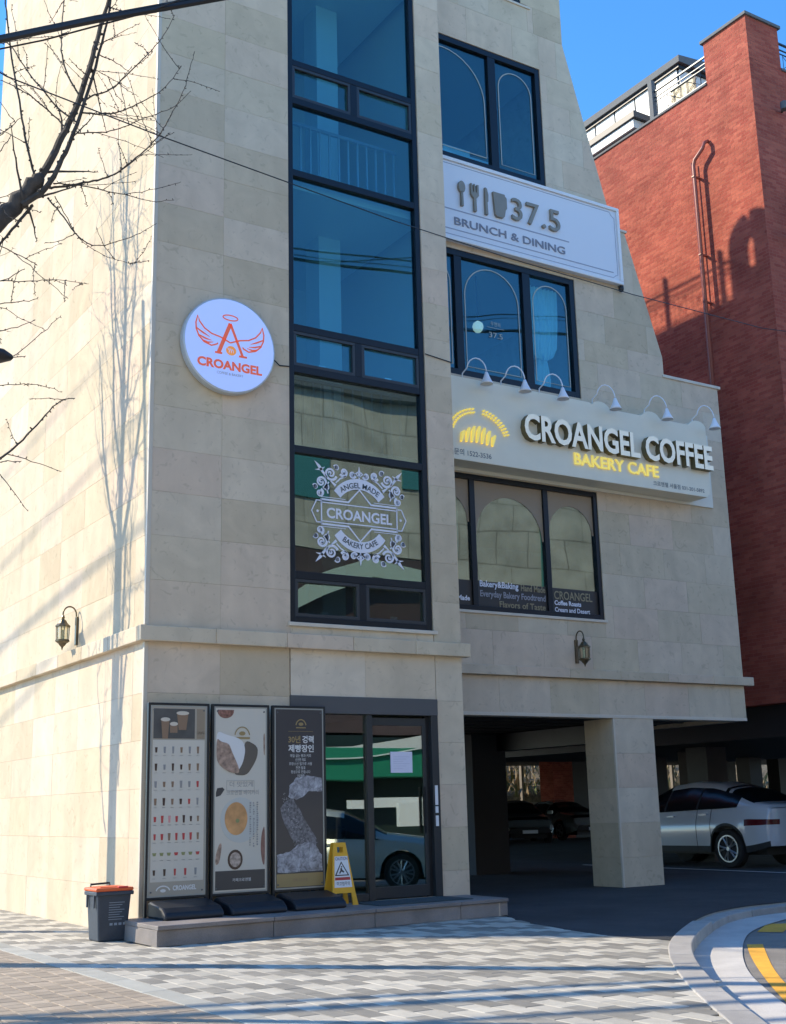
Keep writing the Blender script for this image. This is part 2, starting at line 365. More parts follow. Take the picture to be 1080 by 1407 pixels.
# front of the left volume
for i, a, b in zrange():
    for u0, u1 in ((.05, 1.15), (1.15, 2.30), (2.30, 3.6), (3.6, 4.91), (4.91, 5.44)):
        rs = [(u0, u1, a, b)]
        for op in ('stair', 'door'):
            _, p, q, r_, s_ = WIN[op]; rs = subtract(rs, (p, q, r_, s_))
        for (p, q, r_, s_) in rs:
            if q-p > .05 and s_-r_ > .04: add_panel('Y', 0.0, p, q, r_, s_)
# front of the recessed right volume
rz = [3.26, 3.94, 4.13]
while rz[-1] < 10.63-.3: rz.append(rz[-1]+ROW)
rz[-1] = 10.63; rz += [11.1]
while rz[-1] < 13.87-.35: rz.append(rz[-1]+ROW)
rz[-1] = 13.87
while rz[-1] < 18.1-.35: rz.append(rz[-1]+ROW)
rz[-1] = 18.1
while rz[-1] < 20.0: rz.append(rz[-1]+ROW)
for i, (a, b) in enumerate(zip(rz, rz[1:])):
    if abs(a-3.94) < 1e-6: continue
    off = (0, .61, .3, .9)[i % 4] if a > 3.9 else .2
    u = 5.46-off; e0 = xr(a+1e-4); e1 = xr(b-1e-4); 
    cols = []
    while u < e0: cols.append(u); u += 1.22
    cols = [max(c_, 5.46) for c_ in cols]+[e0]
    if len(cols) > 2 and cols[-1]-cols[-2] < .3: cols.pop(-2)
    for j, (u0, u1) in enumerate(zip(cols, cols[1:])):
        if u1-u0 < .06: continue
        last = j == len(cols)-2
        if last: add_panel('Y', R, u0, u1, a, b, e1) if e1 > u0+.05 else None; continue
        rs = [(u0, min(u1, max(e1, u0+.1)) if u1 > e1 else u1, a, b)]
        for op in ('w1', 'w2', 'w3', 'w4'):
            _, p, q, r_, s_ = WIN[op]; rs = subtract(rs, (p, q, r_, s_))
        for (p, q, r_, s_) in rs:
            if q-p > .05 and s_-r_ > .04: add_panel('Y', R, p, q, r_, s_)
# pillar
for a, b in ((0, .55), (.55, 1.2), (1.2, 1.86), (1.86, 2.52), (2.52, 3.2)):
    add_panel('Y', R, 10.50, 11.53, a, b)
    add_panel('X', 10.46, R+.04, R+.86, a, b)
PAN.sort(key=lambda t: -t[0])
cache = {}; rest = MB(); npan = 0
for k, (ar, pl, val, u0, u1, z0, z1, u1t) in enumerate(PAN):
    if npan < 299 and ar > 0:
        npan += 1; sq = abs(u1-u1t) < 1e-6
        key = (pl, round(u1-u0, 3), round(z1-z0, 3), k if not sq else 0); cx, cz = (u0+u1)/2, (z0+z1)/2
        if key not in cache:
            mb = MB(); vs, fs = panel_verts(pl, 0, u0-cx, u1-cx, z0-cz, z1-cz, u1t-cx); mb.add(vs, fs)
            cache[key] = mb.mesh('stone_panel', LIME, fixn=False)
        o = bpy.data.objects.new('stone_panel', cache[key]); col.objects.link(o); o.parent = cafe
        j = random.uniform(-.0015, .0015)
        o.location = (cx, val+j, cz) if pl == 'Y' else (val+j, cx, cz)
    else:
        rest.cur = random.random(); rest.add(*panel_verts(pl, val, u0, u1, z0, z1, u1t))
rest.build('stone_panel', LIME, cafe, rnd=True, kind='stuff', fixn=False)
# structural shell behind the slabs
w = MB()
for (x0, x1, z0, z1) in (lambda L_: L_)(subtract(subtract([(0.045, 5.40, 0, TOP)], WIN['stair'][1:]), WIN['door'][1:])): w.box(x0, x1, TH, .24, z0, z1)
w.box(TH, .24, .24, 9.9, 0, TOP); w.box(.24, 5.4, 9.7, 9.9, 0, TOP); w.box(5.2, 5.44, .24, 9.7, 0, TOP)
w.build('wall', CORE, cafe)
w = MB()
for a, b in zip(rz, rz[1:]):
    e0, e1 = xr(a+1e-4)-.01, xr(b-1e-4)-.01
    rs = [(5.44, min(e0, e1), a, b)]
    for op in ('w1', 'w2', 'w3', 'w4'): rs = subtract(rs, WIN[op][1:])
    for (p, q, r_, s_) in rs: w.box(p, q, R+TH, R+.24, r_, s_)
    if e0 > e1+.01: w.prism([(e1, a), (e0, a), (e1, b)], 1, R+TH, R+.24)
prof = [(14.25, 3.2), (14.25, 10.63), (12.6, 10.65), (12.6, 11.1), (11.73, 13.87), (11.42, 13.87), (10.25, 18.1), (10.25, 19.9)]
for (xa, za), (xb, zb) in zip(prof, prof[1:]):
    dx, dz = xb-xa, zb-za; L_ = math.hypot(dx, dz); nx, nz = -dz/L_*.2, dx/L_*.2
    w.prism([(xa, za), (xb, zb), (xb+nx, zb+nz), (xa+nx, za+nz)], 1, R+.24, 16)
w.box(5.44, 10.25, R+.24, 16, 19.0, 19.15)
w.build('wall', LIME, cafe)
# left-corner bead, caps, string courses
MB().box(-.012, .05, -.012, .05, 0, 3.955).box(-.012, .05, -.012, .05, 4.19, TOP).build('corner_bead', mat('pale_bead', (.56, .50, .40), .5), cafe, bevel=.008)
cp = MB(); cp.prism([(12.55, 10.63), (14.33, 10.63), (14.33, 10.70), (12.55, 10.70)], 1, R-.03, 16); cp.build('coping', TRIMS, cafe, bevel=.01)
cp = MB(); cp.prism([(11.25, 13.87), (11.78, 13.87), (11.78, 13.93), (11.25, 13.93)], 1, R-.03, 16); cp.build('coping', TRIMS, cafe, bevel=.01)
x = -.11
while x < 5.5:
    x1 = min(x+1.15, 5.56)
    MB().box(x+.002, x1-.002, -.11, .04, 3.955, 4.175).build('string_course', LIME, cafe, bevel=.012); x = x1
    if x1 >= 5.55: break
y = -.0
while y < 9.85:
    MB().box(-.11, .04, y+.045, min(y+1.2, 9.9)+.04, 3.955, 4.175).build('string_course', LIME, cafe, bevel=.012); y += 1.2
x = 5.46
while x < 14.4:
    x1 = min(x+1.3, 14.47)
    MB().box(x+.002, x1-.002, R-.10, R+.04, 3.945, 4.125).build('string_course', LIME, cafe, bevel=.01); x = x1
    if x1 >= 14.46: break
MB().box(5.46, 14.25, R-.012, R+.3, 3.2, 3.262).build('soffit_edge', TRIMS, cafe, bevel=.006)
# pillar body
MB().box(10.50, 11.50, R+TH, R+.9, 0, 3.2).build('pillar', LIME, cafe)
MB().box(10.462, 10.50, R-.004, R+.04, 0, 3.2).build('corner_bead', TRIMS, cafe, bevel=.004)
# parking ceiling (slatted) and floors
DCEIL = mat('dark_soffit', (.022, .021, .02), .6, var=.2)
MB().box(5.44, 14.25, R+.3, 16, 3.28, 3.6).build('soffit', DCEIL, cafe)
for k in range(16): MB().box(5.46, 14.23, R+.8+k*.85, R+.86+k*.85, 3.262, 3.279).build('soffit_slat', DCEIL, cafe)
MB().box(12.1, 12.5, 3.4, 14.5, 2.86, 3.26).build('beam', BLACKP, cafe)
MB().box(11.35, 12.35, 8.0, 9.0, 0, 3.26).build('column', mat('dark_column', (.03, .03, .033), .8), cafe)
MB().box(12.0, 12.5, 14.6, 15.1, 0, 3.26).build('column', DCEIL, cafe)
# interior floors and back walls
fl = MB()
for zf in (3.4, 7.32, 11.98, 16.75, 20.2): fl.box(.25, 5.1, .26, 9.6, zf-.25, zf)
fl.box(.25, 5.2, .25, 9.7, 20.3, 20.5)
fl.build('floor_slab', INTW, cafe)
bw = MB()
for zf, zt in ((3.4, 7.07), (7.32, 11.73), (11.98, 16.5), (16.75, 20)): bw.box(.3, 5.1, 3.9, 4.0, zf, zt); bw.box(2.0, 2.1, .3, 3.9, zf, zt); bw.box(3.75, 4.2, 1.6, 2.1, zf, zt)
bw.build('inner_wall', INTW, cafe)
fl = MB()
for zf, xe in ((4.9, 14.3), (9.6, 12.9), (14.3, 11.6), (18.2, 10.5)): fl.box(5.5, xe-.3, R+.26, 12, zf-.3, zf-.02)
for zf, xe in ((7.9, 14.0), (12.6, 11.6), (17.4, 10.2)): fl.box(5.5, xe-.3, R+.26, 12, zf, zf+.1)
fl.box(5.5, 14.0, 8, 8.1, 4.9, 9.3); fl.box(5.5, 12.5, 8, 8.1, 9.35, 14.0); fl.box(5.5, 11.4, 8, 8.1, 14.05, 18)
fl.build('inner_wall', mat('interior_room', (.5, .5, .48), .8), cafe)

# ------------------------------------------------------------------ windows
def window(key, mull, trans, gm, fr=.10, rows_=None, y_in=.0, sub=()):
    y0, x0, x1, z0, z1 = WIN[key]
    f = MB(); a, b = y0+.02, y0+.16
    f.box(x0, x0+fr, a, b, z0, z1); f.box(x1-fr, x1, a, b, z0, z1)
    f.box(x0+fr, x1-fr, a, b, z0, z0+fr); f.box(x0+fr, x1-fr, a, b, z1-fr, z1)
    for (za, zb) in trans: f.box(x0+fr, x1-fr, a+.004, b, za, zb)
    for (xa, xb, za, zb) in mull: f.box(xa, xb, a+.008, b, za, zb)
    fo = f.build('window_frame', FRAME, cafe, bevel=.006)
    return fo, y0
def pane(fo, y, x0, x1, z0, z1, gm):
    g = MB().box(x0, x1, y+.085, y+.097, z0, z1); return g.build('pane', gm, fo)
def awning(fo, y, x0, x1, z0, z1, gm):
    s = MB(); t = .05
    s.box(x0, x1, y+.03, y+.08, z0, z0+t).box(x0, x1, y+.03, y+.08, z1-t, z1).box(x0, x0+t, y+.03, y+.08, z0+t, z1-t).box(x1-t, x1, y+.03, y+.08, z0+t, z1-t)
    s.build('sash', FRAME2, fo, bevel=.004); pane(fo, y, x0+t, x1-t, z0+t, z1-t, gm)
    MB().box((x0+x1)/2-.06, (x0+x1)/2+.06, y+.12, y+.15, z0+.07, z0+.11).build('handle', WHITE, fo)
TR = [(5.04, 5.16), (7.05, 7.17), (8.38, 8.50), (9.08, 9.20), (11.82, 11.94), (13.16, 13.28), (13.88, 13.99), (16.60, 16.72), (17.95, 18.07), (18.66, 18.78)]
XM = (3.54, 3.67)
fo, y0 = window('stair', [(XM[0], XM[1], 4.46, 5.04), (XM[0], XM[1], 8.50, 9.08), (XM[0], XM[1], 13.28, 13.88), (XM[0], XM[1], 18.07, 18.66)], TR, None, fr=.10)
SX0, SX1 = 2.40, 4.80
for (za, zb, g) in ((5.16, 7.05, GL_LO), (7.17, 8.38, GL_LO), (9.20, 11.82, GL_UP), (11.94, 13.16, GL_UP), (13.99, 16.60, GL_UP), (16.72, 17.95, GL_UP), (18.78, 20.3, GL_UP)): pane(fo, 0, SX0, SX1, za, zb, g)
for (za, zb, g) in ((4.46, 5.04, GL_LO), (8.50, 9.08, GL_UP), (13.28, 13.88, GL_UP), (18.07, 18.66, GL_UP)):
    awning(fo, 0, SX0, XM[0], za, zb, g); awning(fo, 0, XM[1], SX1, za, zb, g)
MB().box(2.26, 4.96, -.05, .1, 4.30, 4.358).build('window_sill', TRIMS, cafe, bevel=.008)
stair_frame = fo
for zf in (7.32, 11.98, 16.75):            # balustrades seen through the glass
    b = MB(); b.box(2.4, 4.8, .55, .60, zf+1.15, zf+1.2)
    for k in range(13): b.box(2.45+k*.19, 2.48+k*.19, .56, .59, zf, zf+1.15)
    b.build('balustrade', mat('balustrade_paint', (.35, .38, .4), .5), cafe)
GOLD = mat('gold_line_sticker', (.45, .42, .33), .4, .3)
def archline(fo, y, x0, x1, z0, z1, w=.022, full=True):
    r = (x1-x0)/2; cx = (x0+x1)/2; zc = z1-r
    pts = [(x0, z0), (x0, zc)]+[(cx-r*math.cos(math.pi*i/18), zc+r*math.sin(math.pi*i/18)) for i in range(1, 18)]+[(x1, zc), (x1, z0)]
    MB().ribbon(pts, w, y+.080, closed=True).build('arch_line', GOLD, fo)
fo2, _ = window('w2', [(8.14, 8.34, 14.52, 17.15)], [], None, fr=.13)
pane(fo2, R, 6.03, 8.14, 14.55, 17.12, GL_UP); pane(fo2, R, 8.34, 9.42, 14.55, 17.12, GL_UP)
archline(fo2, R, 5.95, 8.05, 14.72, 17.0); archline(fo2, R, 8.44, 9.32, 14.68, 16.95)
fo3, _ = window('w3', [(7.06, 7.24, 9.88, 12.3), (8.78, 8.98, 9.88, 12.3)], [], None, fr=.13)
for a, b in ((6.03, 7.06), (7.24, 8.78), (8.98, 10.04)): pane(fo3, R, a, b, 9.89, 12.29, GL_UP)
archline(fo3, R, 6.1, 6.98, 10.0, 12.15); archline(fo3, R, 7.33, 8.68, 10.0, 12.18); archline(fo3, R, 9.07, 9.96, 10.0, 12.15)
fo4, _ = window('w4', [(7.22, 7.34, 5.24, 7.7), (9.02, 9.14, 5.24, 7.7)], [], None, fr=.10)
for a, b in ((6.0, 7.22), (7.34, 9.02), (9.14, 10.33)): pane(fo4, R, a, b, 5.24, 7.68, GL_LO)
fo1, _ = window('w1', [], [], None, fr=.1); pane(fo1, R, 7.5, 9.18, 18.82, 19.6, GL_UP)
for k, (a, b) in {'w1': (7.35, 9.36), 'w2': (5.46, 9.6), 'w4': (5.46, 10.48)}.items():
    MB().box(a, b, R-.03, R+.1, WIN[k][3]-.055, WIN[k][3]-.002).build('window_sill', TRIMS, cafe, bevel=.006)
# tan film with arched openings behind the lowest windows
FILM = mat('tan_window_film', (.30, .235, .16), .6); FILMD = mat('dark_window_film', (.035, .030, .026), .5)
for (x0, x1) in ((6.0, 7.22), (7.34, 9.02), (9.14, 10.33)):
    r = (x1-x0)/2-.04; cx = (x0+x1)/2; zc = 7.42-r; m_ = MB(); n = 16
    arc = [(cx-r*math.cos(math.pi*i/n), zc+r*math.sin(math.pi*i/n)) for i in range(n+1)]
    for i in range(n):
        p, q = arc[i], arc[i+1]; m_.add([(p[0], R+.078, p[1]), (q[0], R+.078, q[1]), (q[0], R+.078, 7.68), (p[0], R+.078, 7.68)], [(0, 1, 2, 3)])
    m_.add([(x0, R+.078, zc), (x0+.04, R+.078, zc), (x0+.04, R+.078, 7.68), (x0, R+.078, 7.68)], [(0, 1, 2, 3)]); m_.add([(x1-.04, R+.078, zc), (x1, R+.078, zc), (x1, R+.078, 7.68), (x1-.04, R+.078, 7.68)], [(0, 1, 2, 3)])
    m_.build('window_film', FILM, fo4)
    MB().box(x0, x1, R+.074, R+.077, 5.24, 5.72).build('window_film', FILMD, fo4)
YW = R+.066
GOLDT = mat('bronze_lettering', (.30, .25, .14), .5); GREYT = mat('grey_lettering', (.30, .30, .33), .5)
lettering('lettering', 'Bakery&Baking', .165, 7.40, YW, 5.62, VINYL, fo4, align='LEFT', bold=.004, width=.92)
lettering('lettering', 'Hand Made', .165, 8.38, YW, 5.60, GOLDT, fo4, align='LEFT', bold=.004, width=.60)
lettering('lettering', 'Everyday Bakery Foodtrend', .165, 7.40, YW, 5.43, GREYT, fo4, align='LEFT', bold=.004, width=1.58)
lettering('lettering', 'Flavors of Taste', .165, 7.85, YW, 5.25, GOLDT, fo4, align='LEFT', bold=.003, width=1.12)
lettering('lettering', 'CROANGEL', .23, 9.20, YW, 5.50, GOLDT, fo4, align='LEFT', bold=.003, width=.98)
lettering('lettering', 'Coffee Roasts', .125, 9.20, YW, 5.385, VINYL, fo4, align='LEFT', bold=.004, width=.68)
lettering('lettering', 'Cream and Desert', .125, 9.20, YW, 5.25, VINYL, fo4, align='LEFT', bold=.003, width=.9)
lettering('lettering', 'Hand Made', .13, 7.16, YW, 5.33, VINYL, fo4, align='RIGHT', bold=.004)
tb = empty('dining_table', (8.2, R+1.3, 14.3), 'white dining table seen through the highest window', 'table')
MB().box(7.3, 8.6, R+.7, R+1.6, 15.02, 15.07).build('table_top', WHITE, tb); MB().box(7.9, 8.0, R+1.1, R+1.2, 14.32, 15.0).build('table_leg', BLACKP, tb)
MB().box(7.6, 8.3, R+1.0, R+1.5, 15.071, 15.4).build('table_lamp', mat('paper_box', (.7, .72, .72), .7), label='pale box standing on the white table behind the highest window', cat='box')
# gathered curtain behind the middle window, right pane
cur = MB(); n = 46; H_ = [(12.25, .50), (11.9, .50), (11.4, .47), (10.95, .42), (10.72, .30), (10.62, .12), (10.45, .16), (10.2, .20), (9.95, .17)]
vs = []
for zz, hw in H_:
    for k in range(n+1):
        u = -1+2*k/n; dz = -.22*(1-u*u) if zz < 11.0 and zz > 10.7 else 0
        vs.append((9.5+u*hw, R+.42+.05*math.sin(k*1.35+.4*math.sin(k)), zz+dz*.5))
fs = [(r*(n+1)+k, r*(n+1)+k+1, (r+1)*(n+1)+k+1, (r+1)*(n+1)+k) for r in range(len(H_)-1) for k in range(n)]
cur.add(vs, fs)
CURT = mat('sheer_curtain', (.82, .86, .84), .9)
cur.build('curtain', CURT, smooth=True, fixn=False, label='white gathered curtain tied low behind the right pane of the middle upper window', cat='curtain')
tl = MB(); n = 20; vs = []
for zz, hw in ((7.6, .22), (7.0, .24), (6.4, .22), (5.9, .15), (5.8, .05), (5.3, .12)):
    for k in range(n+1): vs.append((6.92+(-1+2*k/n)*hw, R+.4+.05*math.sin(k*1.5), zz))
tl.add(vs, [(r*(n+1)+k, r*(n+1)+k+1, (r+1)*(n+1)+k+1, (r+1)*(n+1)+k) for r in range(5) for k in range(n)])
tl.build('curtain', CURT, smooth=True, fixn=False, label='pale tied curtain behind the left pane of the lowest window', cat='curtain')
pl = empty('pendant_lamp', (8.47, R+1.2, 11.45), 'round lit pendant lamp hanging behind the middle pane of the middle upper window', 'lamp')
GLOW = mat('lamp_glass', (.9, .8, .66), .4, emit=.22)
MB().lathe([(.01, -.13), (.06, -.12), (.10, -.07), (.12, 0), (.10, .07), (.05, .11), (.02, .13)], (8.47, R+1.2, 11.45), 14).build('globe', GLOW, pl, smooth=True)
MB().tube([(8.47, R+1.2, 11.6), (8.47, R+1.2, 12.6)], .012, 6).build('cord', BLACKP, pl)
lettering('lettering', '37.5', .16, 8.06, YW, 10.72, GOLD, fo3, width=.34); lettering('lettering', '우연히', .10, 8.06, YW, 10.98, GOLD, fo3, width=.24)
MB().ribbon([(7.85, 10.93), (8.27, 10.93)], .008, YW).build('rule', GOLD, fo3)

# emblem on the staircase glass
EC, EZ, EW, EH = 3.605, 6.16, .88, .80
def E(u, v): return (EC+u*EW, EZ+v*EH)
em = MB(); YE = .084
for sgn in (1, -1):
    em.ribbon([E(-.80, sgn*.25), E(-.24, sgn*.25), E(0, sgn*.53), E(.24, sgn*.25), E(.80, sgn*.25)], .030, YE)
    em.ribbon([E(-.80, sgn*.19), E(.80, sgn*.19)], .018, YE)
    em.ribbon([E(-.80, sgn*.30), E(-.30, sgn*.30)], .010, YE); em.ribbon([E(.80, sgn*.30), E(.30, sgn*.30)], .010, YE)
    em.ribbon([E(sgn*.80, .27), E(sgn*.80, -.27)], .022, YE)
    em.ribbon([E(sgn*.80, .22), E(sgn*.90, .22), E(sgn*1.0, 0), E(sgn*.90, -.22), E(sgn*.80, -.22)], .020, YE)
    em.prism(ell(*E(sgn*.88, 0), .022, .022, 10), 1, YE-.004, YE)
em.build('emblem_lines', VINYL, stair_frame, kind='stuff')
em = MB()
for sgn in (1, -1):
    em = MB()
    o = [E(.72*math.cos(a)*.92, sgn*(.02+.74*math.sin(a))) for a in [math.radians(36+108*i/20) for i in range(21)]]
    inn = [E(.54*math.cos(a)*.92, sgn*(.02+.52*math.sin(a))) for a in [math.radians(36+108*i/20) for i in range(21)]]
    for i in range(20): em.prism([o[i], o[i+1], inn[i+1], inn[i]], 1, YE-.003, YE)
    em.build('emblem_ribbon', VINYL, stair_frame)
DK = mat('dark_lettering', (.04, .06, .07), .5)
lettering('lettering', 'ANGEL MADE', .125, EC, YE-.006, EZ+.455, DK, stair_frame, bold=.002, width=.72, bend=.56)
lettering('lettering', 'BAKERY CAFE', .125, EC, YE-.006, EZ-.545, DK, stair_frame, bold=.002, width=.72, bend=-.56)
lettering('lettering', 'CROANGEL', .235, EC, YE, EZ-.088, VINYL, stair_frame, bold=.006, width=1.22)
em = MB()
def spiral(cx, cz, r, a0, turns, d, w=.042):
    n = int(14*turns)+4; pts = []
    for i in range(n+1):
        t = i/n; a = a0+d*turns*2*math.pi*t; rr = r*(1-.82*t); pts.append((cx+rr*math.cos(a), cz+rr*math.sin(a)))
    em.ribbon(pts, [w*(1-.45*i/n) for i in range(n+1)], YE)
    em.prism(ell(pts[-1][0], pts[-1][1], w*.8, w*.8, 8), 1, YE-.004, YE)
for sx in (1, -1):
    for sy in (1, -1):
        for (u, v, r, a0, tn, d) in ((.60, .80, .115, 200, 1.5, 1), (.33, .86, .075, 330, 1.4, -1), (.80, .60, .10, 250, 1.5, -1), (.83, .38, .065, 110, 1.4, 1), (.14, .84, .06, 200, 1.2, 1), (.48, .93, .045, 20, 1.1, 1), (.92, .49, .04, 20, 1.1, 1), (.70, .50, .05, 90, 1.1, 1)):
            a = math.radians(a0); a = a if sx > 0 else math.pi-a; a = a if sy > 0 else -a
            spiral(EC+sx*u*EW, EZ+sy*v*EH, r, a, tn, d*sx*sy)
        em.ribbon([E(sx*.50, sy*.62), E(sx*.40, sy*.72), E(sx*.28, sy*.78)], .022, YE); em.ribbon([E(sx*.66, sy*.38), E(sx*.70, sy*.52), E(sx*.64, sy*.62)], .022, YE)
        em.ribbon([E(sx*.68, sy*.70), E(sx*.84, sy*.92), E(sx*.93, sy*1.02)], [.03, .05, .004], YE)
        em.ribbon([E(sx*.72, sy*.92), E(sx*.80, sy*.86), E(sx*.92, sy*.84)], [.004, .04, .004], YE)
        em.ribbon([E(sx*.50, sy*.56), E(sx*.62, sy*.66)], [.05, .01], YE); em.ribbon([E(sx*.02, sy*.90), E(sx*.09, sy*.86)], [.03, .01], YE)
for sy in (1, -1):
    em.ribbon([E(0, sy*.74), E(0, sy*.88), E(0, sy*1.02)], [.012, .05, .004], YE); em.ribbon([E(-.07, sy*.86), E(0, sy*.80), E(.07, sy*.86)], .016, YE)
em.build('emblem_scrolls', VINYL, stair_frame, kind='stuff')

# ------------------------------------------------------------------ entrance door
door = MB(); YD = .03
door.box(2.28, 4.92, -.03, .14, 3.0, 3.26)
door.build('door_header', mat('header_panel', (.085, .088, .092), .45), cafe, bevel=.006)
d = MB(); d.box(4.79, 4.92, -.02, .14, .25, 3.0).box(2.28, 2.36, -.02, .14, .25, 3.0).box(3.60, 3.70, -.01, .13, .25, 3.0).box(2.36, 3.60, .0, .12, .25, .36).build('door_frame', FRAME2, cafe, bevel=.005)
MB().box(2.36, 3.60, .05, .062, .36, 2.99).build('side_pane', GL_DOOR, cafe)
lf = MB(); lf.box(3.70, 4.72, .04, .09, 2.84, 2.96).box(3.70, 4.72, .04, .09, .27, .44).box(3.70, 3.735, .04, .09, .44, 2.84).box(4.66, 4.72, .04, .09, .44, 2.84)
lf = lf.build('door_leaf', FRAME2, cafe, bevel=.004); MB().box(3.735, 4.66, .06, .072, .44, 2.84).build('pane', GL_DOOR, lf)
MB().box(4.62, 4.65, -.02, .03, 1.2, 1.9).build('handle', FRAME, lf)
MB().box(4.72, 4.79, .07, .14, .25, 2.99).build('door_gap_panel', BLACKP, cafe)
for a, b in ((1.62, 1.92), (1.50, 1.60), (1.30, 1.46)): MB().box(4.82, 4.87, -.032, -.021, a, b).build('door_sticker', WHITE, cafe)
pn = empty('paper_notice', (4.26, .05, 2.13), 'white sheet of paper taped inside the glass entrance door', 'notice')
MB().box(4.06, 4.46, .052, .056, 2.12, 2.44).build('sheet', mat('paper', (.72, .72, .84), .8), pn)
q = MB()
for k in range(6): q.box(4.11, 4.41-.06*(k % 3), .0505, .0518, 2.36-k*.035, 2.366-k*.035)
q.build('print', mat('faint_print', (.55, .56, .68), .8), pn)
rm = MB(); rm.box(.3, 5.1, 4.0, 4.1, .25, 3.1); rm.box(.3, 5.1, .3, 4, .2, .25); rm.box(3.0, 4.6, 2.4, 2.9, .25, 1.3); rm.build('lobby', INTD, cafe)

# ------------------------------------------------------------------ signs on the facade
# round lit sign
rs_ = empty('round_sign', (1.2, 0, 8.54), 'round pale blue lit sign with orange winged letter A and halo', 'sign')
MB().lathe([(.70, -.02), (.765, -.03), (.765, -.15), (.745, -.16)], (1.2, 0, 8.54), 48, ax=1).build('rim', mat('pale_rim', (.50, .55, .58), .35, .2), rs_, smooth=False)
RFACE = mat('lit_round_face', (.50, .62, .95), .4, emit=.10, ecol=(.42, .55, 1.0))
MB().prism(ell(1.2, 8.54, .74, .74, 48), 1, -.166, -.15).build('face', RFACE, rs_)
ORG = mat('orange_red_print', (.75, .13, .06), .5, emit=.10); ORY = mat('orange_print', (.85, .30, .05), .5, emit=.12)
def Q(u, v): return (1.2+u*.74, 8.54+v*.74)
a = MB(); YR = -.167
a.ribbon([Q(-.26, -.20), Q(0, .47)], .060, YR); a.ribbon([Q(.28, -.20), Q(.0, .47)], .040, YR); a.ribbon([Q(-.34, -.21), Q(-.18, -.21)], .03, YR); a.ribbon([Q(.20, -.21), Q(.38, -.21)], .03, YR)
a.ribbon([(x_, z_) for x_, z_ in ell(*Q(0, .60), .125, .042, 24)], .018, YR, closed=True)
for s_ in (1, -1):
    a.ribbon([Q(s_*.0, .05), Q(s_*.10, .09), Q(s_*.22, .14), Q(s_*.42, .18), Q(s_*.58, .27), Q(s_*.69, .40), Q(s_*.73, .52), Q(s_*.77, .36), Q(s_*.76, .22), Q(s_*.70, .08), Q(s_*.58, -.03), Q(s_*.42, -.08), Q(s_*.30, -.03), Q(s_*.28, .0)], .022, YR)
    for (p, q_, r_) in (((.75, .24), (.60, .16), (.46, .10)), ((.70, .10), (.56, .05), (.42, .03)), ((.62, .0), (.50, -.03), (.38, .0))):
        a.ribbon([Q(s_*p[0], p[1]), Q(s_*q_[0], q_[1]), Q(s_*r_[0], r_[1])], [.02, .026, .006], YR)
a.build('winged_letter', ORG, rs_)
a = MB()
a.prism(ell(*Q(.02, -.12), .085, .075, 20), 1, YR-.003, YR); a.build('croissant', ORY, rs_)
a = MB()
for k in range(3): a.ribbon([Q(-.07+.05*k, -.06-.012*k), Q(-.02+.045*k, -.12), Q(-.03+.05*k, -.185+.01*k)], [.006, .012, .004], YR-.0035)
a.build('croissant_fold', RFACE, rs_, kind='stuff')
lettering('lettering', 'CROANGEL', .19, 1.2, YR-.001, 8.54-.40, ORG, rs_, bold=.008, width=1.08); lettering('lettering', 'COFFEE & BAKERY', .06, 1.2, YR-.001, 8.54-.49, GREYT, rs_, width=.44)

# 37.5 brunch sign
bs = empty('brunch_sign', (8.6, R, 12.54), 'white board sign with cutlery icons reading 37.5 brunch and dining', 'sign')
MB().box(5.9, 11.42, R-.13, R+.02, 12.54, 14.29).build('board', OFFW, bs, bevel=.01)
f = MB(); t = .075
f.box(5.9, 11.45, R-.17, R-.131, 12.51, 12.51+t).box(5.9, 11.45, R-.17, R-.131, 14.32-t, 14.32).box(11.45-t, 11.45, R-.17, R-.131, 12.51+t, 14.32-t); f.build('border', WHITE, bs, bevel=.012)
LG = mat('grey_line', (.33, .35, .42), .5); GB = mat('brushed_taupe', (.27, .235, .18), .4, .1, var=.1)
f = MB(); i_ = .10; r_ = .13
f.ribbon([(5.9, 14.29-i_), (11.42-i_-r_, 14.29-i_), (11.42-i_-r_+.05, 14.29-i_-.07), (11.42-i_, 14.29-i_-r_), (11.42-i_, 12.54+i_+.08), (11.42-i_-.06, 12.54+i_+.06), (11.42-i_-r_, 12.54+i_+.0), (5.9, 12.54+i_)], .014, R-.13); f.ribbon([(5.9, 13.19), (9.98, 13.19)], .026, R-.131); f.ribbon([(5.9, 12.76), (11.2, 12.76)], .022, R-.131); f.build('line', LG, bs)
lettering('lettering', '37.5', .70, 9.08, R-.16, 13.33, GB, bs, ext=.03, bold=.002, width=1.28, sp=1.1)
lettering('lettering', 'BRUNCH & DINING', .235, 8.42, R-.14, 12.87, mat('grey_letters', (.22, .23, .28), .5), bs, ext=.006, bold=.002, width=2.85)
def icon(poly): MB().prism(poly, 1, R-.19, R-.132).build('icon', GB, bs, bevel=.006)
icon(ell(7.18, 13.72, .085, .13, 16)); icon([(7.155, 13.62), (7.205, 13.62), (7.21, 13.30), (7.15, 13.30)])
icon([(7.40, 13.86), (7.44, 13.86), (7.45, 13.68), (7.475, 13.68), (7.48, 13.86), (7.515, 13.86), (7.52, 13.68), (7.545, 13.68), (7.555, 13.86), (7.60, 13.86), (7.60, 13.62), (7.53, 13.54), (7.535, 13.26), (7.465, 13.26), (7.47, 13.54), (7.40, 13.62)])
icon([(7.76, 13.86), (7.81, 13.84), (7.84, 13.70), (7.83, 13.55), (7.81, 13.54), (7.82, 13.26), (7.75, 13.26), (7.75, 13.54)])
icon([(7.96, 13.82), (8.26, 13.82), (8.27, 13.78), (8.31, 13.74), (8.31, 13.52), (8.27, 13.46), (8.24, 13.32), (8.20, 13.28), (8.04, 13.28), (8.00, 13.32)])

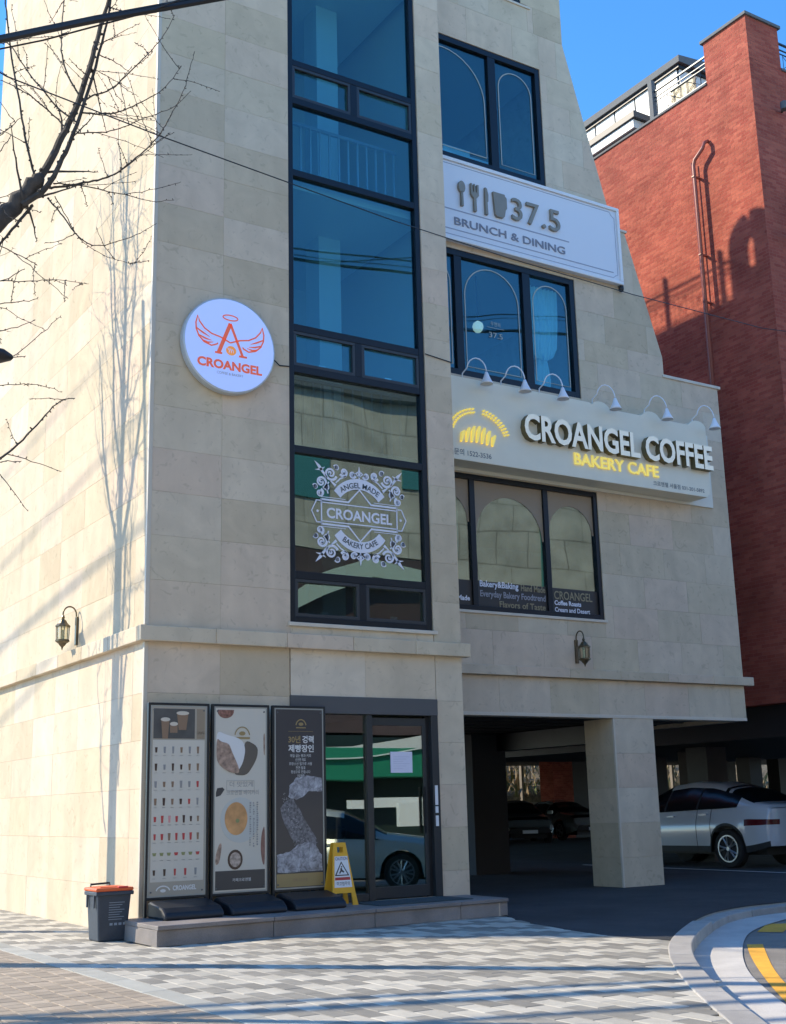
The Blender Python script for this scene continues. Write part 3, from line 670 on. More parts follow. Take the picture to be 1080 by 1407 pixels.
# big cafe sign
cs = empty('cafe_sign', (9.6, R, 7.8), 'long cream box sign with raised letters reading croangel coffee bakery cafe', 'sign')
CRM = mat('cream_sign_metal', (.80, .745, .58), .45, var=.03)
top = [(5.9, 9.50)]
for cx_ in (10.22, 11.62, 12.98):
    top += [(cx_-.30, top[-1][1]-.0)]; top += [(cx_+.24*math.cos(a), 9.42+.14*math.sin(a)) for a in [math.radians(180-20*i) for i in range(1, 9)]]
    top += [(cx_+.27, 9.43)]
top = [(x_, min(z_, 9.56)) for x_, z_ in top if x_ < 13.22]+[(13.22, 9.44)]
MB().prism([(5.9, 7.86)]+top[:]+[(13.22, 8.02), (13.17, 7.92), (13.08, 7.86)][::1], 1, 1.5, 1.96).build('box', CRM, cs, bevel=.01)
MB().box(5.9, 13.76, 1.965, 2.0, 7.80, 9.46).build('back_plate', mat('cream_plate', (.76, .74, .62), .5), cs, bevel=.005)
LF = mat('cream_letter_face', (.82, .80, .66), .35, emit=.05); LS = mat('dark_bronze_return', (.15, .125, .06), .5, .1)
v, f_ = txt('CROANGEL COFFEE', .715, bold=.020, width=5.10)
mb = MB(); mb.add([(10.66+a, 1.36-c, 8.455+b) for a, b, c in v], f_); mb.build('letter_face', LF, cs, fixn=False)
v, f_ = txt('CROANGEL COFFEE', .715, bold=.020, ext=.065, width=5.10)
mb = MB(); mb.add([(10.66+a, 1.43-c, 8.455+b) for a, b, c in v], f_); mb.build('letter_return', LS, cs, fixn=False)
YL = mat('yellow_letter', (.88, .70, .14), .35, emit=.13, ecol=(1, .80, .16))
lettering('lettering', 'BAKERY CAFE', .345, 10.56, 1.48, 8.125, YL, cs, ext=.012, bold=.005, width=2.28)
GT = mat('grey_small_print', (.20, .21, .20), .6)
lettering('lettering', '가맹문의 1522-3536', .135, 7.38, 1.497, 7.96, GT, cs, align='RIGHT', bold=.002)
lettering('lettering', '크로앤젤 서울점 031-201-5892', .11, 13.02, 1.497, 7.955, GT, cs, align='RIGHT', width=1.48, bold=.002)
eb = MB(); cx_, cz_ = 7.10, 8.38
for k in range(11):
    for s_ in (-1, 1):
        a = math.radians(100+k*6.2) if s_ < 0 else math.radians(80-k*6.2)
        for rr, sl in ((.60, .25), (.53, -.3)):
            x_, z_ = cx_+rr*1.2*math.cos(a), cz_-.08+rr*math.sin(a); eb.prism(ell(x_, z_, .021+.005*(k % 2), .018, 6), 1, 1.45, 1.498)
eb.build('wheat_wreath', YL, cs, kind='stuff')
eb = MB()
for k in range(7):
    u = (k-3)/3; x_ = cx_-.02+u*.36; h_ = .24*(1-.55*u*u); eb.ribbon([(x_-.05, cz_-.14-abs(u)*.03), (x_-.01, cz_-.06+h_*.5), (x_+.03, cz_-.06+h_)], [.03, .07, .03], 1.498, th=.05)
eb.build('croissant', YL, cs)
LAMPW = mat('lamp_enamel', (.80, .83, .88), .35)
LX = (7.18, 8.10, 9.05, 10.43, 11.87, 13.27)
names = ('first', 'second', 'third', 'fourth', 'fifth', 'sixth')
desc = ('nearest the projecting stone corner', 'second from the stone corner', 'under the curtained pane', 'just right of the windows', 'second from the right end', 'at the far right end')
for lx, nm, ds in zip(LX, names, desc):
    L_ = empty('sign_lamp', (lx, 1.3, 9.4), 'pale gooseneck lamp on the cafe sign, %s' % ds, 'lamp', 'gooseneck lamps along the cafe sign')
    bx = lx-.33; pts = [(bx, 1.62, 9.42), (bx, 1.60, 9.62)]
    for i in range(9):
        a = math.pi-math.pi*i/8; pts.append((lx-.165+.165*math.cos(a), 1.45-.02*i, 9.68+.20*math.sin(a)))
    pts.append((lx, 1.28, 9.62))
    MB().tube(pts, .013, 8).build('gooseneck', LAMPW, L_, smooth=True)
    MB().tube([(bx-.10, 1.6, 9.46), (bx+.06, 1.6, 9.50)], .025, 8).build('bracket', METG, L_)
    MB().lathe([(.025, .24), (.04, .20), (.06, .14), (.10, .055), (.128, 0), (.12, -.005), (.03, .13)], (lx, 1.28, 9.36), 18).build('shade', LAMPW, L_, smooth=True)
cc = empty('security_camera', (11.44, R-.1, 12.42), 'small black dome camera under the right end of the white brunch sign', 'camera')
MB().lathe([(.05, .08), (.06, .05), (.06, .0), (.045, -.04), (.01, -.06)], (11.44, R-.08, 12.44), 12).build('dome', BLACKP, cc, smooth=True); MB().tube([(11.44, R-.08, 12.5), (11.44, R, 12.53)], .02, 6).build('bracket', BLACKP, cc)

# ------------------------------------------------------------------ wall lanterns
def lantern(loc, d, label):
    x, y, z = loc; L_ = empty('wall_lantern', (x, y, z), label, 'lantern', 'bronze wall lanterns')
    D3 = Vector((d[0], d[1], 0)); o = D3*.24; c = (x+o.x, y+o.y, z+.30)
    p = Vector((x, y, 0)); s_ = Vector((-d[1], d[0], 0))
    b = MB(); a_ = [p+s_*k+D3*e for k, e in ((-.04, 0), (.04, 0), (.04, .035), (-.04, .035))]
    b.prism([(q.x, q.y) for q in a_], 2, z+.06, z+.52); b.build('wall_plate', BRONZE, L_, bevel=.01)
    pts = [(x+d[0]*.03, y+d[1]*.03, z+.38)]+[(x+d[0]*(.135-.11*math.cos(t)), y+d[1]*(.135-.11*math.cos(t)), z+.55+.13*math.sin(t)) for t in [math.pi*i/10 for i in range(0, 11)]]+[(c[0], c[1], z+.52)]
    MB().tube(pts, .013, 8).build('scroll_arm', BRONZE, L_, smooth=True)
    MB().lathe([(.012, .24), (.03, .20), (.02, .17), (.05, .15), (.08, .10), (.125, .06), (.125, .045)], c, 8).build('roof', BRONZE, L_)
    MB().lathe([(.10, -.16), (.118, -.17), (.118, -.19), (.07, -.22), (.05, -.25), (.02, -.28), (.004, -.33)], c, 8).build('base', BRONZE, L_)
    b = MB()
    for k in range(6):
        a = 2*math.pi*k/6; b.tube([(c[0]+.10*math.cos(a), c[1]+.10*math.sin(a), c[2]-.17), (c[0]+.108*math.cos(a), c[1]+.108*math.sin(a), c[2]+.05)], .008, 5)
    b.build('cage_bars', BRONZE, L_)
    MB().lathe([(.088, -.16), (.095, .04)], c, 12).build('glass', glassmat('lantern_glass', (.85, .82, .7), .05, wav=0), L_)
    MB().lathe([(.018, -.16), (.022, -.02), (.004, .0)], c, 8).build('candle', mat('candle', (.7, .62, .45), .5), L_)
lantern((0, 3.0, 4.20), (-1, 0), 'bronze wall lantern on the sunlit side wall above the ledge')
lantern((9.62, R, 4.18), (0, -1), 'bronze wall lantern on the shaded front wall under the lowest window')

# ------------------------------------------------------------------ step
st = empty('granite_step', (2.5, -.6, 0), 'low granite entrance step running in front of the posters and door', 'step')
def fy(x): return -1.43+(x+.30)/5.65*.31
xs = [-.30, 1.35, 2.95, 4.45, 5.34]
for a, b in zip(xs, xs[1:]):
    MB().prism([(a+.004, fy(a)+.03), (b-.004, fy(b)+.03), (b-.004, fy(b)+.20), (a+.004, fy(a)+.20)], 2, 0, .195).build('riser_block', GRAN, st, bevel=.006)
    MB().prism([(a+.003, fy(a)), (b-.003, fy(b)), (b-.003, -.62), (a+.003, -.62)], 2, .197, .25).build('tread_slab', GRAN, st, bevel=.008)
    MB().prism([(a+.003, -.615), (b-.003, -.615), (b-.003, -.04), (a+.003, -.04)], 2, .197, .25).build('tread_slab', GRAN, st, bevel=.006)
MB().box(-.29, -.12, fy(-.3)+.21, -.04, 0, .194).build('riser_block', GRAN, st, bevel=.006)
MB().box(5.20, 5.33, fy(5.3)+.21, -.04, 0, .194).build('riser_block', GRAN, st, bevel=.006)
MB().box(-.11, 5.19, -1.1, -.05, 0, .19).build('fill', CORE, st)
mt = MB().prism([(3.2, -.95), (4.85, -.9), (4.85, -.15), (3.2, -.15)], 2, .251, .262).build('door_mat', mat('green_grey_mat', (.045, .065, .07), .9, bump=.5, bscale=200), None, label='dark green-grey mat lying on the step before the door', cat='door mat')

# ------------------------------------------------------------------ poster stands
PY = -.14
def stand(x0, x1, label):
    s_ = empty('poster_stand', ((x0+x1)/2, PY, .25), label, 'poster stand', 'framed poster stands in front of the wall')
    t = .035; f = MB(); z0, z1 = .47, 3.09
    f.box(x0, x0+t, PY-.03, PY+.03, .25, z1).box(x1-t, x1, PY-.03, PY+.03, .25, z1).box(x0+t, x1-t, PY-.03, PY+.03, z0, z0+t).box(x0+t, x1-t, PY-.03, PY+.03, z1-t, z1)
    f.build('frame', mat('black_frame', (.02, .024, .028), .4, .3), s_, bevel=.006)
    g = MB(); k = x0+t; k1 = x1-t
    g.box(k, k+.02, PY-.024, PY, z0+t, z1-t).box(k1-.02, k1, PY-.024, PY, z0+t, z1-t).box(k+.02, k1-.02, PY-.024, PY, z0+t, z0+t+.02).box(k+.02, k1-.02, PY-.024, PY, z1-t-.02, z1-t)
    g.build('inner_trim', mat('silver_trim', (.34, .36, .35), .4, .5), s_)
    b = MB(); b.prism([(PY-.04, .252), (PY-.04, .44), (PY-.14, .47), (PY-.55, .40), (PY-.66, .33), (PY-.68, .252)], 0, x0+.03, x1-.04); b.build('weighted_base', BLACKP, s_, bevel=.03)
    sc_ = MB()
    for cx in (x0+.085, x1-.085):
        for cz in (z0+.10, z1-.10): MB().lathe([(.012, 0), (.012, -.012)], (cx, PY-.02, cz), 8, ax=1).build('screw', METG, s_)
    return s_
YP = PY-.018
P1 = stand(.01, .92, 'black framed drinks menu poster with rows of small cups, leftmost stand')
P2 = stand(.96, 1.86, 'black framed cream poster of bread and round cake, middle stand')
P3 = stand(1.91, 2.79, 'black framed dark poster with flour cloud and gold band, overlapping the door')
def prt(name, c, **k): return mat(name, c, .35, **k)
M_BEI, M_DK, M_TAN, M_CRM = prt('print_beige', (.40, .36, .29)), prt('print_charcoal', (.055, .055, .058)), prt('print_tan', (.30, .24, .17)), prt('print_cream', (.60, .565, .48))
M_BR, M_RED, M_GRN, M_PNK, M_CHO = prt('print_brown', (.26, .17, .11)), prt('print_red', (.48, .06, .06)), prt('print_olive', (.26, .28, .12)), prt('print_pink', (.60, .28, .28)), prt('print_dark_brown', (.07, .04, .03))
M_GRY, M_WHT, M_GLD, M_ORG = prt('print_grey', (.28, .28, .28)), prt('print_white', (.72, .72, .70)), prt('print_gold', (.34, .25, .11)), prt('print_crust', (.58, .31, .13), var=.25, scale=8)
flat('poster', [(.065, .525), (.865, .525), (.865, 3.035), (.065, 3.035)], YP, M_BEI, P1)
flat('print_photo', [(.09, 2.60), (.70, 2.60), (.70, 3.01), (.09, 3.01)], YP-.003, prt('print_slate', (.085, .085, .082), var=.3, scale=4), P1)
flat('print_panel', [(.73, 2.60), (.85, 2.60), (.85, 3.01), (.73, 3.01)], YP-.003, M_TAN, P1)
q = MB()
for (x0, x1, z0, z1, tt) in ((.20, .32, 2.60, 2.86, .02), (.33, .44, 2.68, 2.80, .0), (.43, .60, 2.72, 2.95, .03)): q.prism([(x0+tt, z0), (x1-tt, z0), (x1, z1), (x0, z1)], 1, YP-.009, YP-.006)
q.build('print_cups', M_BR, P1)
q = MB()
for (x0, x1, z1) in ((.19, .33, 2.86), (.325, .445, 2.80), (.42, .61, 2.95)): q.prism(ell((x0+x1)/2, z1, (x1-x0)/2, .028, 14), 1, YP-.012, YP-.009)
q.build('print_foam', prt('print_foam', (.62, .56, .46)), P1)
flat('print_panel', [(.085, .70), (.85, .70), (.85, 2.58), (.085, 2.58)], YP-.003, M_CRM, P1)
cols_ = (M_CHO, M_BR, M_RED, M_GRN, M_PNK, M_GRY); Lq = [MB() for _ in cols_]; ln = MB(); rr = random.Random(3)
for r_ in range(8):
    zt = 2.57-r_*.232; ln.box(.09, .845, YP-.005, YP-.0035, zt-.002, zt+.002)
    ln.box(.11, .11+.16+.08*(r_ % 3), YP-.005, YP-.0035, zt-.035, zt-.026)
    n_ = 7 if r_ in (4, 5, 6) else (6 if r_ < 4 else 5)
    for k in range(n_):
        ci = (rr.choice([0, 1, 5]) if r_ < 2 else rr.choice([0, 1, 2, 5]) if r_ < 4 else rr.choice([4, 3, 0, 2, 1]) if r_ == 4 else rr.choice([2, 0, 1, 2]) if r_ == 5 else (2 if k in (3, 6) else 3) if r_ == 6 else (0, 0, 2, 2, 5)[k % 5])
        cx = .135+k*(.69/(n_-.4)); w_ = .016+.004*rr.random(); h_ = .034+.016*rr.random() if r_ != 6 else .022
        if r_ == 6: Lq[ci].prism([(cx-.03, zt-.10), (cx+.03, zt-.10), (cx+.018, zt-.14), (cx-.018, zt-.14)], 1, YP-.009, YP-.006)
        else: Lq[ci].prism([(cx-w_*.7, zt-.125-h_), (cx+w_*.7, zt-.125-h_), (cx+w_, zt-.125+h_), (cx-w_, zt-.125+h_)], 1, YP-.009, YP-.006)
        Lq[5].box(cx-.025, cx+.025, YP-.006, YP-.0045, zt-.205, zt-.199)
for mb_, m_ in zip(Lq, cols_): mb_.build('print_drinks', m_, P1, kind='stuff')
ln.build('print_rules', M_GRY, P1)
lettering('lettering', 'CROANGEL', .085, .58, YP-.005, .585, M_WHT, P1, width=.34, bold=.003)
q = MB(); q.ribbon(ell(.27, .57, .10, .075, 12, .25, 2.9), .016, YP-.004); q.prism(ell(.27, .585, .04, .022, 10), 1, YP-.008, YP-.004); q.build('print_emblem', M_WHT, P1)
lettering('lettering', 'COFFEE', .05, .79, YP-.006, 2.66, M_WHT, P1, width=.10)
# poster 2
flat('poster', [(1.015, .525), (1.805, .525), (1.805, 3.035), (1.015, 3.035)], YP, M_CRM, P2)
flat('print_footer', [(1.03, .545), (1.79, .545), (1.79, .80), (1.03, .80)], YP-.003, M_DK, P2)
lettering('lettering', '카페크로앤젤', .05, 1.43, YP-.007, .655, M_WHT, P2, width=.28)
SUGAR = prt('print_powdered_crust', (.36, .25, .19), var=.6, scale=14)
flat('print_bowl', [(1.47, 2.60), (1.68, 2.50), (1.67, 2.35), (1.60, 2.22), (1.50, 2.09), (1.30, 2.10), (1.35, 2.2), (1.46, 2.35)], YP-.003, prt('print_bowl_shade', (.13, .11, .09)), P2)
flat('print_plate', [(1.03, 2.72), (1.18, 2.66), (1.36, 2.62), (1.45, 2.56), (1.48, 2.44), (1.44, 2.26), (1.34, 2.12), (1.10, 2.2), (1.03, 2.4)], YP-.0065, M_WHT, P2)
flat('print_bread', [(1.03, 2.62), (1.10, 2.56), (1.22, 2.54), (1.27, 2.42), (1.38, 2.20), (1.38, 2.12), (1.25, 2.13), (1.12, 2.20), (1.03, 2.30)], YP-.010, SUGAR, P2)
flat('print_nuts', [(1.05, 3.01)]+ell(1.17, 3.0, .13, .11, 12, math.pi, 2*math.pi)+[(1.3, 3.01)], YP-.003, prt('print_nut', (.25, .12, .09), var=.6, scale=25), P2)
q = MB(); q.ribbon(ell(1.43, 2.64, .115, .13, 14, .15, 3.0), .014, YP-.007); q.prism(ell(1.43, 2.68, .05, .03, 10), 1, YP-.011, YP-.007); q.box(1.31, 1.55, YP-.009, YP-.0065, 2.60, 2.63); q.build('print_emblem', M_GLD, P2)
q = MB()
q.ribbon([(1.19, 1.88), (1.62, 1.88), (1.62, 2.02), (1.19, 2.02)], .004, YP-.003, closed=True); q.build('print_rules', M_GRY, P2)
lettering('lettering', '더 맛있게', .085, 1.42, YP-.005, 1.94, M_GRY, P2, width=.36); lettering('lettering', '크로앤젤 베이커리', .075, 1.44, YP-.005, 1.83, M_GRY, P2, width=.50)
MB().prism([(1.03, 1.80), (1.10, 1.82), (1.16, 1.90), (1.13, 1.93), (1.05, 1.92), (1.03, 1.86)], 1, YP-.006, YP-.003).build('print_leaf', M_DK, P2)
flat('print_plate', ell(1.40, 1.48, .30, .31, 28), YP-.003, prt('print_plate_grey', (.52, .53, .49)), P2)
flat('print_cake', ell(1.34, 1.50, .175, .225, 28), YP-.0065, M_ORG, P2)
q = MB(); q.prism(ell(1.36, 1.47, .03, .03, 8), 1, YP-.013, YP-.010); q.build('print_garnish', M_GRN, P2)
flat('print_bowl', ell(1.33, .945, .115, .135, 20), YP-.003, M_CHO, P2); flat('print_cream_swirl', ell(1.33, .945, .085, .10, 16), YP-.0065, prt('print_swirl', (.42, .34, .28), var=.6, scale=20), P2)
flat('print_stick', [(1.03, .88), (1.09, .90), (1.13, 1.16), (1.09, 1.18), (1.03, 1.0)], YP-.003, SUGAR, P2)
flat('print_bread', [(1.79, 1.42), (1.74, 1.30), (1.72, 1.08), (1.75, .88), (1.79, .84)], YP-.003, prt('print_rye', (.22, .11, .09), var=.3, scale=12), P2)
flat('print_bread', [(1.79, 2.70), (1.765, 2.66), (1.77, 2.4), (1.79, 2.36)], YP-.003, SUGAR, P2)
q = MB(); rr = random.Random(5)
for cx, za, zb in ((1.56, 1.10, 1.72), (1.615, 1.12, 1.72), (1.67, 1.12, 1.76)):
    z_ = zb
    while z_ > za:
        h_ = rr.uniform(.012, .026); q.box(cx-.013, cx+.013*rr.random(), YP-.011, YP-.0095, z_-h_, z_) if rr.random() > .12 else None; z_ -= h_+.012
q.build('print_vertical_text', M_GRY, P2)
# poster 3
flat('poster', [(1.965, .525), (2.735, .525), (2.735, 3.035), (1.965, 3.035)], YP, prt('print_dark_slate', (.055, .052, .056)), P3)
flat('print_band', [(1.975, .535), (2.725, .535), (2.725, .715), (1.975, .715)], YP-.003, M_GLD, P3)
lettering('lettering', '카페크로앤젤', .05, 2.35, YP-.007, .605, M_BR, P3, width=.24)
def flour(name):
    m = bpy.data.materials.new(name); m.use_nodes = True; t = m.node_tree; N = t.nodes; L = t.links; b = N['Principled BSDF']; b.inputs['Roughness'].default_value = .35
    tc = N.new('ShaderNodeTexCoord'); n = N.new('ShaderNodeTexNoise'); n.inputs['Scale'].default_value = 9; n.inputs['Detail'].default_value = 12; n.inputs['Roughness'].default_value = .75; n.inputs['Distortion'].default_value = .6; L.new(tc.outputs['Object'], n.inputs[0])
    r = N.new('ShaderNodeValToRGB'); r.color_ramp.elements[0].position = .36; r.color_ramp.elements[0].color = (.09, .09, .10, 1); r.color_ramp.elements[1].position = .68; r.color_ramp.elements[1].color = (.62, .62, .66, 1); L.new(n.outputs[0], r.inputs[0]); L.new(r.outputs[0], b.inputs['Base Color']); return m
FL = flour('print_flour')
def blob(name, base, m_, y_, amp, seed):
    rr = random.Random(seed); out = []
    for i in range(len(base)):
        a_, b_ = base[i], base[(i+1) % len(base)]
        for k in range(4):
            t = k/4; out.append((a_[0]+(b_[0]-a_[0])*t+rr.uniform(-amp, amp), a_[1]+(b_[1]-a_[1])*t+rr.uniform(-amp, amp)))
    out = [(min(max(x_, 1.975), 2.725), min(max(z_, .72), 3.0)) for x_, z_ in out]
    flat(name, out, y_, m_, P3)
blob('print_flour_cloud', [(2.17, 1.78), (2.19, 1.95), (2.30, 2.05), (2.48, 2.09), (2.725, 2.05), (2.725, 1.85), (2.50, 1.86), (2.42, 1.79), (2.30, 1.74)], FL, YP-.003, .009, 1)
blob('print_flour_cloud', [(2.03, 1.62), (2.14, 1.74), (2.24, 1.76), (2.34, 1.62), (2.46, 1.42), (2.62, 1.18), (2.60, 1.05), (2.36, 1.06), (2.20, 1.22), (2.10, 1.40)], prt('print_flour_fall', (.14, .14, .155), var=.8, scale=30), YP-.003, .008, 2)
blob('print_flour_heap', [(1.98, .98), (2.18, 1.02), (2.30, 1.10), (2.46, 1.15), (2.60, 1.10), (2.70, .96), (2.72, .73), (1.98, .73)], FL, YP-.0065, .009, 3)
rr = random.Random(9); q = MB()
for k in range(150):
    t = rr.random(); x_ = 2.04+.45*t*rr.random()+.1*rr.random()+.15*t; z_ = 1.78-.72*t+rr.uniform(-.06, .06); s_ = rr.uniform(.003, .009); q.box(x_, x_+s_, YP-.008, YP-.0066, z_, z_+s_)
q.build('print_flour_specks', prt('print_speck', (.45, .45, .48)), P3)
q = MB(); q.ribbon(ell(2.38, 2.79, .085, .10, 12, .2, 2.95), .016, YP-.004); q.prism(ell(2.38, 2.825, .04, .024, 10), 1, YP-.008, YP-.004); q.box(2.30, 2.46, YP-.006, YP-.0035, 2.765, 2.78); q.ribbon([(2.17, 2.72), (2.58, 2.72)], .004, YP-.003); q.build('print_emblem', M_GLD, P3)
lettering('lettering', '30년', .115, 2.17, YP-.005, 2.56, M_GLD, P3, align='LEFT', bold=.002, width=.20); lettering('lettering', '경력', .115, 2.59, YP-.005, 2.56, M_WHT, P3, align='RIGHT', bold=.003, width=.19)
lettering('lettering', '제빵장인', .115, 2.38, YP-.005, 2.43, M_WHT, P3, bold=.003, width=.42)
for k, (s_, w_) in enumerate((('매일 굽는 빵과 커피', .34), ('신선한 재료', .17), ('프랑스산 밀가루 사용', .38), ('천연 발효', .16), ('정성으로 만듭니다', .32), ('크로앤젤', .12))): lettering('lettering', s_, .05, 2.37, YP-.005, 2.35-k*.058, M_WHT, P3, width=w_)

# ------------------------------------------------------------------ yellow wet-floor board
wf = empty('wet_floor_board', (2.93, -.30, .25), 'yellow folding caution board for wet floor beside the dark poster', 'warning board')
YB = mat('yellow_plastic', (.80, .42, .03), .45)
for yy, tilt, lab in ((-.44, .11, 'front'), (-.16, -.11, 'back')):
    def T(x_, z_, o=0): return (x_, yy+tilt*(z_-.25)/.9-o, z_)
    def fr_(polys, m_, name, o0=0, o1=.02):
        q = MB()
        for p in polys: n = len(p); q.add([T(a_, b_, o0) for a_, b_ in p]+[T(a_, b_, -o1) for a_, b_ in p], [tuple(range(n)), tuple(range(2*n-1, n-1, -1))]+[(i, (i+1) % n, (i+1) % n+n, i+n) for i in range(n)])
        return q.build(name, m_, wf)
    fr_([[(2.72, .25), (2.80, .25), (2.80, .42), (2.735, .42)], [(3.06, .25), (3.15, .25), (3.115, .42), (3.05, .42)], [(2.735, .42), (3.115, .42), (3.03, .98), (2.79, .98)], [(2.79, .98), (2.86, .98), (2.86, 1.06), (2.80, 1.06)], [(2.96, .98), (3.03, .98), (3.015, 1.06), (2.96, 1.06)], [(2.80, 1.06), (3.015, 1.06), (3.005, 1.12), (2.81, 1.12)]], YB, 'panel')
    if lab == 'front':
        fr_([[(2.775, .50), (3.065, .50), (3.02, .93), (2.81, .93)]], WHITE, 'label', .003, -.0)
        fr_([[(2.79, .66), (3.03, .66), (2.91, .86)]], M_DK, 'warning_triangle', .005, -.003)
        fr_([[(2.82, .675), (3.0, .675), (2.91, .83)]], WHITE, 'warning_triangle', .007, -.005)
        fr_([[(2.89, .77), (2.91, .77), (2.92, .74), (2.95, .72), (2.94, .70), (2.90, .72), (2.88, .69), (2.86, .695), (2.885, .735)], [(2.90, .795), (2.92, .795), (2.92, .775), (2.90, .775)]], M_DK, 'slipping_figure', .009, -.007)
        fr_([[(2.79, .60), (3.04, .60), (3.037, .64), (2.793, .64)]], M_RED, 'label_band', .005, -.003)
        v, f_ = txt('CAUTION', .065, width=.20); q = MB(); q.add([T(2.915+a_, .875+b_, .006) for a_, b_, c_ in v], f_); q.build('lettering', prt('print_violet', (.10, .08, .22)), wf, fixn=False)
        v, f_ = txt('미끄럼주의', .06, width=.21); q = MB(); q.add([T(2.92+a_, .53+b_, .006) for a_, b_, c_ in v], f_); q.build('lettering', M_DK, wf, fixn=False)

# ------------------------------------------------------------------ waste bin
wb = empty('waste_bin', (-.40, -.02, 0), 'small dark grey wheeled bin with orange lid at the building corner', 'waste bin')
BG = mat('bin_plastic', (.040, .052, .070), .5, var=.12, scale=5, bump=.1); BO = mat('orange_lid', (.72, .13, .035), .45)
x0, x1, y0_, y1_ = -.68, -.22, -.30, .14
q = MB(); b0, b1 = .03, .0
q.add([(x0+.04, y0_+.04, 0), (x1-.04, y0_+.04, 0), (x1-.04, y1_-.02, 0), (x0+.04, y1_-.02, 0), (x0, y0_, .60), (x1, y0_, .60), (x1, y1_, .60), (x0, y1_, .60)], [(3, 2, 1, 0), (4, 5, 6, 7), (0, 1, 5, 4), (1, 2, 6, 5), (2, 3, 7, 6), (3, 0, 4, 7)])
q.build('body', BG, wb, bevel=.025, seg=3)
MB().box(x0-.025, x1+.025, y0_-.025, y1_+.02, .575, .625).build('rim', BG, wb, bevel=.01)
MB().box(x0-.03, x1+.02, y0_-.03, y1_+.03, .626, .672).build('lid', BO, wb, bevel=.018, seg=3)
MB().box(x0+.05, x1-.06, y0_+.05, y1_-.06, .672, .682).build('lid_recess', BO, wb, bevel=.005)
MB().tube([(x0+.06, y1_+.0, .66), (x0+.06, y1_+.02, .70), (x1-.14, y1_+.02, .71), (x1-.14, y1_+.0, .66)], .014, 8).build('lid_handle', BLACKP, wb, smooth=True)
MB().box(x0+.27, x1-.06, y0_-.035, y0_+.03, .66, .685).build('lid_latch', mat('red_latch', (.55, .03, .03), .4), wb, bevel=.006)
for yy in (-.22, .05): MB().box(x0-.022, x0-.004, yy, yy+.035, .42, .58).build('rib', BG, wb, bevel=.004)
MB().tube([(x0+.06, y1_-.02, .05), (x1-.03, y1_-.02, .05)], .05, 14).build('wheel', BLACKP, wb)
q = MB()
for k in range(8): z_ = .48-k*.03; yy = y0_+.04*(1-z_/.6)-.003; q.add([(-.52, yy, z_), (-.31-.03*(k % 3), yy, z_), (-.31-.03*(k % 3), yy-.0005, z_+.008), (-.52, yy-.0005, z_+.008)], [(0, 1, 2, 3)])
for k in range(4): z_ = .20; yy = y0_+.04*(1-z_/.6)-.003; q.add([(-.50+k*.06, yy, z_), (-.46+k*.06, yy, z_), (-.46+k*.06, yy, z_+.03), (-.50+k*.06, yy, z_+.03)], [(0, 1, 2, 3)])
q.build('printed_text', mat('pale_print', (.24, .28, .33), .6), wb)
#PART2
# ------------------------------------------------------------------ ground
g = MB().add([(-400, -400, -.14), (400, -400, -.14), (400, 400, -.14), (-400, 400, -.14)], [(0, 1, 2, 3)]).build('ground', ROADL, fixn=False, kind='structure')
CO = [(9.81, -2.46), (8.87, -2.50), (7.89, -2.81), (6.97, -3.35), (5.53, -4.43), (4.54, -5.25), (3.87, -5.9), (3.01, -6.83), (2.04, -8.02), (1.37, -8.92), (.93, -9.54), (-.4, -11.3), (-2, -13.2)]
def chaik(p, n=2):
    for _ in range(n):
        o = [p[0]]
        for a, b in zip(p, p[1:]): o += [(a[0]*.75+b[0]*.25, a[1]*.75+b[1]*.25), (a[0]*.25+b[0]*.75, a[1]*.25+b[1]*.75)]
        p = o+[p[-1]]
    return p
def offs(p, d):
    o = []
    for i in range(len(p)):
        a = Vector(p[max(i-1, 0)]); b = Vector(p[min(i+1, len(p)-1)]); t = (b-a).normalized(); n = Vector((-t.y, t.x)); o.append((p[i][0]+n.x*d, p[i][1]+n.y*d))
    return o
COs = chaik([(30, -1.6), (14, -1.9)]+CO)
def strip(a, b, z0, z1, name, m, **k):
    q = MB()
    for i in range(len(a)-1):
        q.add([(a[i][0], a[i][1], z0), (b[i][0], b[i][1], z0), (b[i+1][0], b[i+1][1], z0), (a[i+1][0], a[i+1][1], z0), (a[i][0], a[i][1], z1), (b[i][0], b[i][1], z1), (b[i+1][0], b[i+1][1], z1), (a[i+1][0], a[i+1][1], z1)], [(3, 2, 1, 0), (4, 5, 6, 7), (1, 2, 6, 5), (3, 0, 4, 7)]+([(0, 1, 5, 4)] if i == 0 else [])+([(2, 3, 7, 6)] if i == len(a)-2 else []))
    o = q.build(name, m, **k); bm = bmesh.new(); bm.from_mesh(o.data); bmesh.ops.remove_doubles(bm, verts=bm.verts, dist=.0005); bmesh.ops.recalc_face_normals(bm, faces=bm.faces); bm.to_mesh(o.data); bm.free()
    return o
KW = .26
inn = offs(COs, KW)
# pavement bed and driveway
bed = MB().prism([(-30, 12), (-30, -30), (-6, -20)]+[p for p in reversed(COs)][:-0 or None]+[(30, 45), (-.0, 45), (-.0, 12)], 2, -.139, -.014).build('pavement', JOINT, kind='structure')
drv = [(5.30, -1.10), (5.05, -1.62), (4.75, -2.5), (4.55, -3.4), (4.42, -4.2), (4.47, -4.9), (4.60, -5.20)]
i0 = min(range(len(COs)), key=lambda i: (COs[i][0]-4.6)**2+(COs[i][1]+5.2)**2)
MB().prism(drv+list(reversed(COs[:i0]))+[(60, 60), (5.45, 60), (5.44, -.05)], 2, -.013, .004).build('driveway', ASPH, kind='structure')
ks = empty('kerb', (4, -5.5, 0), 'curved grey granite kerb between pavement, driveway and road', 'kerb')
